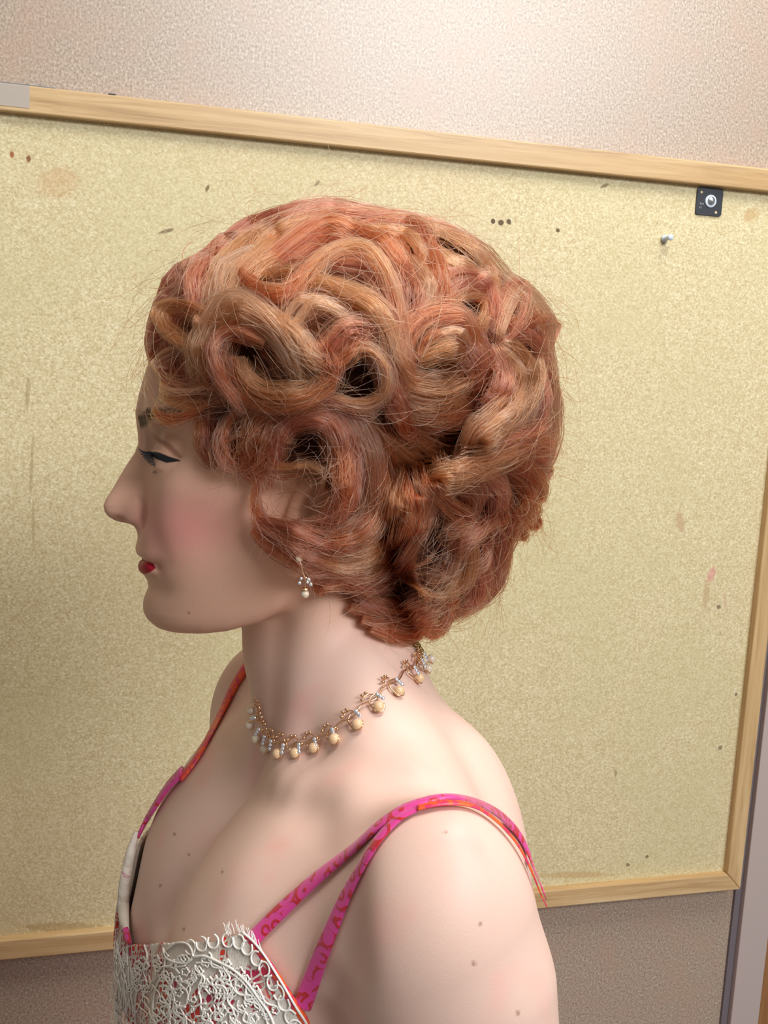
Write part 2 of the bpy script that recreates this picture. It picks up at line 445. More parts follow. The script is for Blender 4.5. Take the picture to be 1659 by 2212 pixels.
STAINS = [(1065,478,4,5,0,(.10,.06,.02),1),(1082,482,6,6,0,(.12,.07,.03),1),(1099,479,5,6,.3,(.12,.07,.03),1),(1205,498,4,4,0,(.14,.08,.03),1),
 (360,499,16,3,.35,(.22,.15,.07),.9),(448,407,3,7,-.4,(.18,.11,.04),.9),(26,333,4,6,0,(.35,.12,.04),1),(62,343,5,6,0,(.25,.11,.04),1),(125,395,36,26,.3,(.55,.27,.10),.30),
 (1470,1128,9,24,.35,(.50,.33,.18),.65),(1525,1285,8,34,0,(.50,.34,.18),.6),(1537,1240,9,16,-.3,(.66,.27,.24),.65),(1566,1300,4,22,.15,(.55,.36,.26),.5),
 (1553,1311,5,5,0,(.13,.09,.06),.8),(1398,1850,5,4,0,(.2,.13,.06),.9),(1356,1868,5,4,0,(.2,.13,.06),.8),(1619,464,11,16,-.4,(.52,.33,.13),.6),(1634,460,10,12,0,(.52,.35,.15),.4),
 (60,850,4,30,-.05,(.30,.2,.08),.5),(68,1010,3,60,-.05,(.34,.23,.1),.45),(72,1130,3,40,0,(.34,.23,.1),.4),(1305,402,10,3,.5,(.2,.13,.05),.8),(685,396,3,8,-.7,(.2,.13,.05),.7),
 (1240,1890,90,8,-.08,(.50,.32,.12),.5),(130,2002,70,10,-.08,(.34,.2,.06),.45),(1590,1500,4,4,0,(.15,.1,.06),.8),(1330,1670,4,8,0,(.33,.22,.1),.7),(1556,1615,5,5,0,(.2,.14,.08),.8)]
for (px, py, rx, ry, an, col, st) in STAINS:
    X, Z = board_xz(px, py); dx = n.math('SUBTRACT', sx.outputs[0], X); dz = n.math('SUBTRACT', sx.outputs[2], Z); k = .52e-3
    ca, sa = math.cos(an), math.sin(an)
    a = n.math('ADD', n.math('MULTIPLY', dx, ca/(rx*k)), n.math('MULTIPLY', dz, sa/(rx*k)))
    b = n.math('ADD', n.math('MULTIPLY', dx, -sa/(ry*k)), n.math('MULTIPLY', dz, ca/(ry*k)))
    d = n.math('ADD', n.math('SQRT', n.math('ADD', n.math('MULTIPLY', a, a), n.math('MULTIPLY', b, b))), warp)
    c = n.mix(n.math('MULTIPLY', n.step(n.math('SUBTRACT', 1.35, d), 0, .6), st), c, col)
n.color(c); n.bump(f1, .35, .0008)
oak = new_mat('oak', rough=.40)
def oakify(m, sc):
    n = NT(m); o = n.obj(); v = n.mapping(o, sc)
    g = n.noise(v, 60, 6, .7, .6); g2 = n.noise(v, 14, 3, .5, .4)
    c = n.ramp(g, [(.30,(.36,.215,.095)),(.48,(.56,.37,.18)),(.62,(.66,.47,.25)),(.8,(.76,.58,.36))])
    c = n.mix(n.math('MULTIPLY', n.step(g2, .45, .65), .4), c, (.50,.31,.13))
    n.color(c); n.bump(g, .2, .0005)
oakify(oak, (.07, 1, 1.6))
oak_v = new_mat('oak_upright', rough=.42); oakify(oak_v, (1.6, 1, .07))
def boxmesh(x0, x1, y0, y1, z0, z1):
    V = [(x, y, z) for x in (x0, x1) for y in (y0, y1) for z in (z0, z1)]
    return V, [(0,1,3,2),(4,6,7,5),(0,4,5,1),(2,3,7,6),(0,2,6,4),(1,5,7,3)]
def bevel(o, w, seg=2):
    m = o.modifiers.new('bevel', 'BEVEL'); m.width = w; m.segments = seg; m.limit_method = 'ANGLE'; return o
def box(name, dims, mat, parent=None, bev=0.0):
    V, F = boxmesh(*dims); o = mesh_obj(name, V, F, mat, parent, smooth=False, world_space=True)
    if bev: bevel(o, bev)
    return o
carpet = new_mat('carpet', (.16,.15,.15), .95)
tag(box('floor', (-1.3, 1.75, -2.6, WY+.05, -.03, 0), carpet), kind='structure')
tag(box('wall_back', (-1.3, .862, WY, WY+.06, 0, 2.75), wallm), kind='structure')
board = link(bpy.data.objects.new('notice_board', None))
tag(board, 'large tan cork notice board in a pale oak frame on the mottled wall', 'notice board')
XL, XI, XO = -.43, .783*.993, .805*.993
ZT, ZTO, ZB, ZBO = Z0+.215*.993, Z0+.2405*.993, Z0-.645*.993, Z0-.6685*.993
box('cork_panel', (XL, XO-.004, CORK, WY, ZBO+.004, ZTO-.004), cork, board)
def rail(name, outer0, outer1, inner1, inner0, mat):
    pts = [outer0, outer1, inner1, inner0]
    V = [(x, y, z) for y in (FR, WY) for (x, z) in pts]
    F = [(3,2,1,0),(4,5,6,7),(0,1,5,4),(1,2,6,5),(2,3,7,6),(3,0,4,7)]
    return bevel(mesh_obj(name, V, F, mat, board, smooth=False, world_space=True), .0016)
rail('frame_rail', (XL-.022, ZTO), (XO, ZTO), (XI, ZT), (XL, ZT), oak)
rail('frame_rail', (XO, ZBO), (XL-.022, ZBO), (XL, ZB), (XI, ZB), oak)
rail('frame_rail', (XO, ZTO), (XO, ZBO), (XI, ZB), (XI, ZT), oak_v)
rail('frame_rail', (XL-.022, ZBO), (XL-.022, ZTO), (XL, ZT), (XL, ZB), oak_v)
trimm = new_mat('trim_paint', (.47,.385,.36), .5); NT(trimm).bump(NT(trimm).noise(NT(trimm).obj(), 500, 2), .1, .0004)
seam = new_mat('trim_seam', (.16,.135,.15), .55)
tag(box('trim_1', (.8165, .8600, WY-.011, WY+.05, 0, 2.75), trimm, bev=.0012), kind='structure')
tag(box('trim_2', (.8065, .8165, WY-.004, WY+.05, 0, 2.75), seam, bev=.001), kind='structure')
doorm = new_mat('door_wood', rough=.35); oakify(doorm, (1.5, 1, .1)); NT(doorm)
for e in doorm.node_tree.nodes:
    if e.type == 'VALTORGB':
        for k, el in enumerate(e.color_ramp.elements): el.color = [(.20,.085,.03,1),(.28,.125,.045,1),(.34,.16,.06,1),(.4,.2,.08,1)][k]
tag(box('door_1', (.8605, 1.75, WY+.006, WY+.05, 0, 2.1), doorm), kind='structure')

# black mounting plate with its screw
blackm = new_mat('black_plate', (.018,.020,.030), .42); steel = new_mat('steel', (.62,.66,.74), .25, .9)
white_pl = new_mat('white_plastic', (.62,.70,.82), .3); brassm = new_mat('hole_brass', (.60,.48,.28), .5)
def disc(cx, cz, y, r, h, mat, name, parent, seg=28, dome=0.0):
    V = []; F = []
    prof = [(r, 0), (r, -h*.7), (r*.86, -h), (r*.45, -h-dome*.8), (r*.02, -h-dome)]
    for (rr, yy) in prof: V += [(cx+rr*math.cos(2*math.pi*k/seg), y+yy, cz+rr*math.sin(2*math.pi*k/seg)) for k in range(seg)]
    for i in range(len(prof)-1): F += [(i*seg+k, i*seg+(k+1)%seg, (i+1)*seg+(k+1)%seg, (i+1)*seg+k) for k in range(seg)]
    F.append(tuple(range((len(prof)-1)*seg, len(prof)*seg)))
    return mesh_obj(name, V, F, mat, parent, world_space=True)
bx, bz = board_xz(1531, 436)
plate = link(bpy.data.objects.new('mounting_plate', None))
tag(plate, 'small square black plate with a silver screw under the top rail', 'mounting plate')
s_ = .0168; pts = []
for (qx, qz) in ((1,1),(-1,1),(-1,-1),(1,-1)):
    for k in range(6):
        a = math.atan2(qz, qx)-math.pi/4+k*math.pi/10; pts.append((bx+qx*(s_-.003)+.003*math.cos(a), bz+qz*(s_-.003)*.9+.003*math.sin(a)))
m_ = len(pts); V_ = [(x, CORK-.0018, z) for x, z in pts]+[(x, CORK+.0002, z) for x, z in pts]
mesh_obj('plate', V_, [tuple(range(m_))[::-1]]+[(k, (k+1)%m_, m_+(k+1)%m_, m_+k) for k in range(m_)], blackm, plate, smooth=False, world_space=True)
wsh = disc(bx+.0012, bz+.0005, CORK-.0018, .0072, .0012, white_pl, 'washer', plate)
disc(bx+.0012, bz+.0008, CORK-.0028, .0046, .0016, steel, 'screw', wsh, dome=.0020)
for dx, dz in ((-.0115,.0095),(.0095,-.0115)): disc(bx+dx, bz+dz, CORK-.0017, .0016, .0004, brassm, 'fixing_hole', plate)
lettm = new_mat('grey_print', (.30,.30,.33), .6)
V_=[];F_=[]
for (dx, dz, w, h) in ((-.0125,-.0040,.0010,.0022),(-.0108,-.0034,.0016,.0005),(-.0108,-.0048,.0016,.0005),(-.0088,-.0040,.0010,.0018),(-.0125,-.0072,.0022,.0005),(-.0125,-.0088,.0005,.0016),(-.0108,-.0088,.0005,.0016)):
    v, f = boxmesh(bx+dx, bx+dx+w, CORK-.0022, CORK-.0017, bz+dz, bz+dz+h); F_ += [tuple(i+len(V_) for i in q) for q in f]; V_ += v
mesh_obj('printed_mark', V_, F_, lettm, plate, smooth=False, world_space=True)
# push pin: lathe standing out of the cork, head tilted to the right
def lathe(name, base, axis, prof, mat, parent=None, seg=24, world_space=True):
    a = np.array(axis, float); a /= np.linalg.norm(a); t = np.cross(a, [0.1,0.2,1]); t /= np.linalg.norm(t); b = np.cross(a, t)
    V = []; F = []
    for (s, r) in prof: V += [np.array(base)+a*s+r*(t*math.cos(2*math.pi*k/seg)+b*math.sin(2*math.pi*k/seg)) for k in range(seg)]
    m = len(prof)
    for i in range(m-1): F += [(i*seg+k, i*seg+(k+1)%seg, (i+1)*seg+(k+1)%seg, (i+1)*seg+k) for k in range(seg)]
    F += [tuple(range(seg))[::-1], tuple(range((m-1)*seg, m*seg))]
    return mesh_obj(name, V, F, mat, parent, world_space=world_space)
qx, qz = board_xz(1436, 516)
pin = link(bpy.data.objects.new('push_pin', None)); tag(pin, 'white plastic push pin stuck in the cork below the black plate', 'push pin')
lathe('pin_head', (qx-.001, CORK-.001, qz), (.10,-1,.06), [(0,.0042),(.0012,.0044),(.002,.0030),(.009,.0022),(.0105,.0034),(.0115,.0038),(.013,.0030)], white_pl, pin)
lathe('pin_shaft', (qx-.001, CORK+.003, qz), (.10,-1,.06), [(0,.0002),(.003,.0005),(.005,.0005)], steel, pin)
# strip and tape at the top left of the frame
stripm = new_mat('grey_strip', (.20,.21,.23), .35, .3); clearm = new_mat('clear_tape', (.62,.56,.50), .3, Alpha=.55)
st = link(bpy.data.objects.new('cable_strip', None)); tag(st, 'thin grey strip with a black end lying on top of the board frame', 'cable strip')
x1, z1 = board_xz(243, 201)
x0s = board_xz(0, 180)[0]
box('strip', (-.43, x0s+.05, WY-.009, WY-.002, ZTO+.0005, ZTO+.0040), stripm, st, .0006)
box('strip', (x0s+.05, x1-.004, WY-.007, WY-.002, ZTO+.0005, ZTO+.0022), new_mat('pale_strip', (.42,.36,.33), .4), st, .0004)
box('end_cap', (x1-.004, x1+.003, WY-.010, WY-.001, ZTO+.0003, ZTO+.0042), blackm, st, .0005)
tp = box('adhesive_tape', (-.22, board_xz(66, 215)[0], FR-.0006, FR-.0001, ZT+.0045, ZTO-.0005), clearm)
tag(tp, 'greyish strip of clear tape stuck over the top frame rail', 'tape')

# ------------------------------------------------------------------ the person: one continuous body
V, F = surface_nets(body, (-.27, -.30, .28), (.16, .40, .86), .004)
V, F = subdivide(V, F); V = relax(V, F, 2); V = project(body, V, 3, .003)
V, F = subdivide(V, F); V = relax(V, F, 1); V = project(body, V, 2)
person = mesh_obj('person', V, F, skin)
tag(person, 'woman in profile with a copper curled bob, pearl necklace and pink strapped lace dress', 'person')
hu, hvv, hw_ = head_frame(V); hav = np.abs(hvv)
def fattr(ob, name, val):
    a = ob.data.attributes.new(name, 'FLOAT', 'POINT'); a.data.foreach_set('value', np.asarray(val, np.float32))
def taper_dist(pts, v, widths):
    """signed distance inside a tapered stroke drawn on the side of the face"""
    P = [uw(x, y, v) for x, y in pts]; best = np.full(len(hu), -1.0)
    for i in range(len(P)-1):
        au, aw = P[i]; bu, bw = P[i+1]; du, dw = bu-au, bw-aw
        t = np.clip(((hu-au)*du+(hw_-aw)*dw)/(du*du+dw*dw), 0, 1)
        best = np.maximum(best, widths[i]+(widths[i+1]-widths[i])*t-np.hypot(hu-au-t*du, hw_-aw-t*dw))
    return best
def poly_sd(pts, v):
    P = np.array([uw(x, y, v) for x, y in pts]); Q = np.roll(P, -1, 0); d = np.full(len(hu), 9.); ins = np.zeros(len(hu), bool)
    for (au, aw), (bu, bw) in zip(P, Q):
        du, dw = bu-au, bw-aw; t = np.clip(((hu-au)*du+(hw_-aw)*dw)/(du*du+dw*dw+1e-12), 0, 1)
        d = np.minimum(d, np.hypot(hu-au-t*du, hw_-aw-t*dw))
        cond = (aw > hw_) != (bw > hw_); x = au+(hw_-aw)/(bw-aw+1e-12)*du; ins ^= cond & (hu < x)
    return np.where(ins, d, -d)
onface = (hu > .02) & (hav < .09)
front_half = (hu > .03)
fattr(person, 'lip', np.where((hu > .06) & (hw_ < wy(1180)), poly_sd([(270,1196),(300,1200),(308,1206),(324,1212),(341,1220),(326,1231),(312,1240),(285,1242)], .010), -.02))
fattr(person, 'liner', np.where((hav > .014) & front_half, taper_dist([(324,977),(340,985),(360,994),(388,998)], .036, [.0008,.0017,.0017,.0003]), -.02))
fattr(person, 'brow', np.where((hav > .006) & front_half, poly_sd([(286,889),(305,887),(340,884),(372,888),(400,900),(372,898),(345,900),(318,913),(302,918),(292,908)], .03), -.02))
fattr(person, 'crease', np.where((hav > .014) & front_half, taper_dist([(330,932),(346,948),(362,964),(378,980),(388,990)], .036, [.0004,.0009,.0013,.0012,.0005]), -.02))
bc = uw(398, 1138, .055); dd = ((hu-bc[0])/.026)**2+((hw_-bc[1])/.017)**2
fattr(person, 'blush', np.exp(-dd)*onface)
ec = uw(335, 955, .03); dd = ((hu-ec[0])/.011)**2+((hw_-ec[1])/.009)**2
fattr(person, 'shadow_makeup', np.exp(-dd)*(hav > .008)*front_half)
py_ = V[:,1]/V[:,2]*FPX+CY; px_ = V[:,0]/V[:,2]*FPX+CX
fattr(person, 'face', np.clip((1480-(py_+.25*(px_-600)))/190, 0, 1))
mo = np.zeros(len(V))
for (x, y, r) in ((1023,2082,4.5),(1037,1997,3),(1119,2188,4),(377,1802,3),(346,1913,3),(397,2007,3),(408,1846,2.6),(480,1884,2.6),(408,1324,2.6),(962,1798,3)):
    mo = np.maximum(mo, np.clip(1.6-np.hypot(px_-x, py_-y)/r, 0, 1)*(V[:,2] < .62))
fattr(person, 'mole', mo*.8)
# ------------------------------------------------------------------ hair
rng = np.random.default_rng(7)
HC = np.array([760., 890.])
OUT = np.array([(300,770),(318,680),(345,602),(380,568),(440,543),(470,515),(540,478),(620,450),(700,440),(800,450),(880,464),(960,490),(1040,532),(1088,590),(1140,622),(1165,652),(1190,695),(1184,755),(1197,830),(1205,900),(1206,950),(1190,1005),(1163,1045),(1150,1090),(1162,1125),(1115,1165),(1094,1210),(1080,1255),(1010,1325),(930,1440),(800,1540),(600,1500),(420,1380),(280,1200),(255,1000),(275,850)], float)
oa = np.arctan2(OUT[:,1]-HC[1], OUT[:,0]-HC[0]); orr = np.hypot(*(OUT-HC).T); oi = np.argsort(oa)
oa, orr = oa[oi], orr[oi]; oa3 = np.concatenate([oa-2*np.pi, oa, oa+2*np.pi]); or3 = np.tile(orr, 3)
HW = .097
def rho(px, py):
    return np.hypot(px-HC[0], py-HC[1])/np.interp(np.arctan2(py-HC[1], px-HC[0]), oa3, or3)
GX = np.arange(240, 1280, 10.); GY = np.arange(380, 1500, 10.)
gx, gy = np.meshgrid(GX, GY)
zz = march(body, gx, gy, .40, .70, 70)
vb = ((at(gx.ravel(), gy.ravel(), np.nan_to_num(zz, nan=.5))-HO)@hv); vb[np.isnan(zz)] = np.nan; vb = vb.reshape(gx.shape)
vh = HW*np.sqrt(np.clip(1-rho(gx, gy)**2.4, 0, 1))
cap_ = .008+.016*np.clip((gx-520)/160, 0, 1)*np.clip((1340-gy)/200, 0, 1)+.016*np.clip((930-gy)/120, 0, 1)
cap_ = np.clip(cap_, .008, .024)
vs = np.where(np.isnan(vb), vh, np.minimum(vh, vb+cap_)); vs = np.where(np.isnan(vb), vs, np.maximum(vs, vb+.003))
for _ in range(5):
    p_ = np.pad(vs, 1, mode='edge'); vs = (p_[1:-1,1:-1]*4+p_[:-2,1:-1]+p_[2:,1:-1]+p_[1:-1,:-2]+p_[1:-1,2:])/8
vs = np.where(np.isnan(vb), vs, np.maximum(vs, vb+.0025))
def shell(px, py):
    x = np.clip((np.asarray(px, float)-GX[0])/10, 0, len(GX)-1.001); y = np.clip((np.asarray(py, float)-GY[0])/10, 0, len(GY)-1.001)
    i = x.astype(int); j = y.astype(int); fx = x-i; fy = y-j
    return (vs[j,i]*(1-fx)+vs[j,i+1]*fx)*(1-fy)+(vs[j+1,i]*(1-fx)+vs[j+1,i+1]*fx)*fy
def hair_pt(px, py, h):
    """3-D point and outward normal of the hair shell; h lifts it off the shell (metres)"""
    v = shell(px, py); u, w = uw(px, py, v)
    P = HO+u[...,None]*hf+v[...,None]*hv+w[...,None]*hw
    rr = rho(px, py); a = np.arctan2(py-HC[1], px-HC[0])
    er = np.cos(a)[...,None]*(-hf)+np.sin(a)[...,None]*(-hw)
    N = er*(np.clip(rr, 0, 1.2)**2)[...,None]+hv*np.sqrt(np.clip(1.05-rr, .0, 1))[...,None]
    N /= np.linalg.norm(N, axis=-1)[...,None]
    return P+N*np.asarray(h)[...,None], N
TONE = {'p':(.37,.092,.056),'o':(.33,.066,.022),'b':(.38,.130,.052),'w':(.52,.225,.125),'t':(.20,.064,.032),'d':(.09,.022,.010),'r':(.22,.040,.016)}
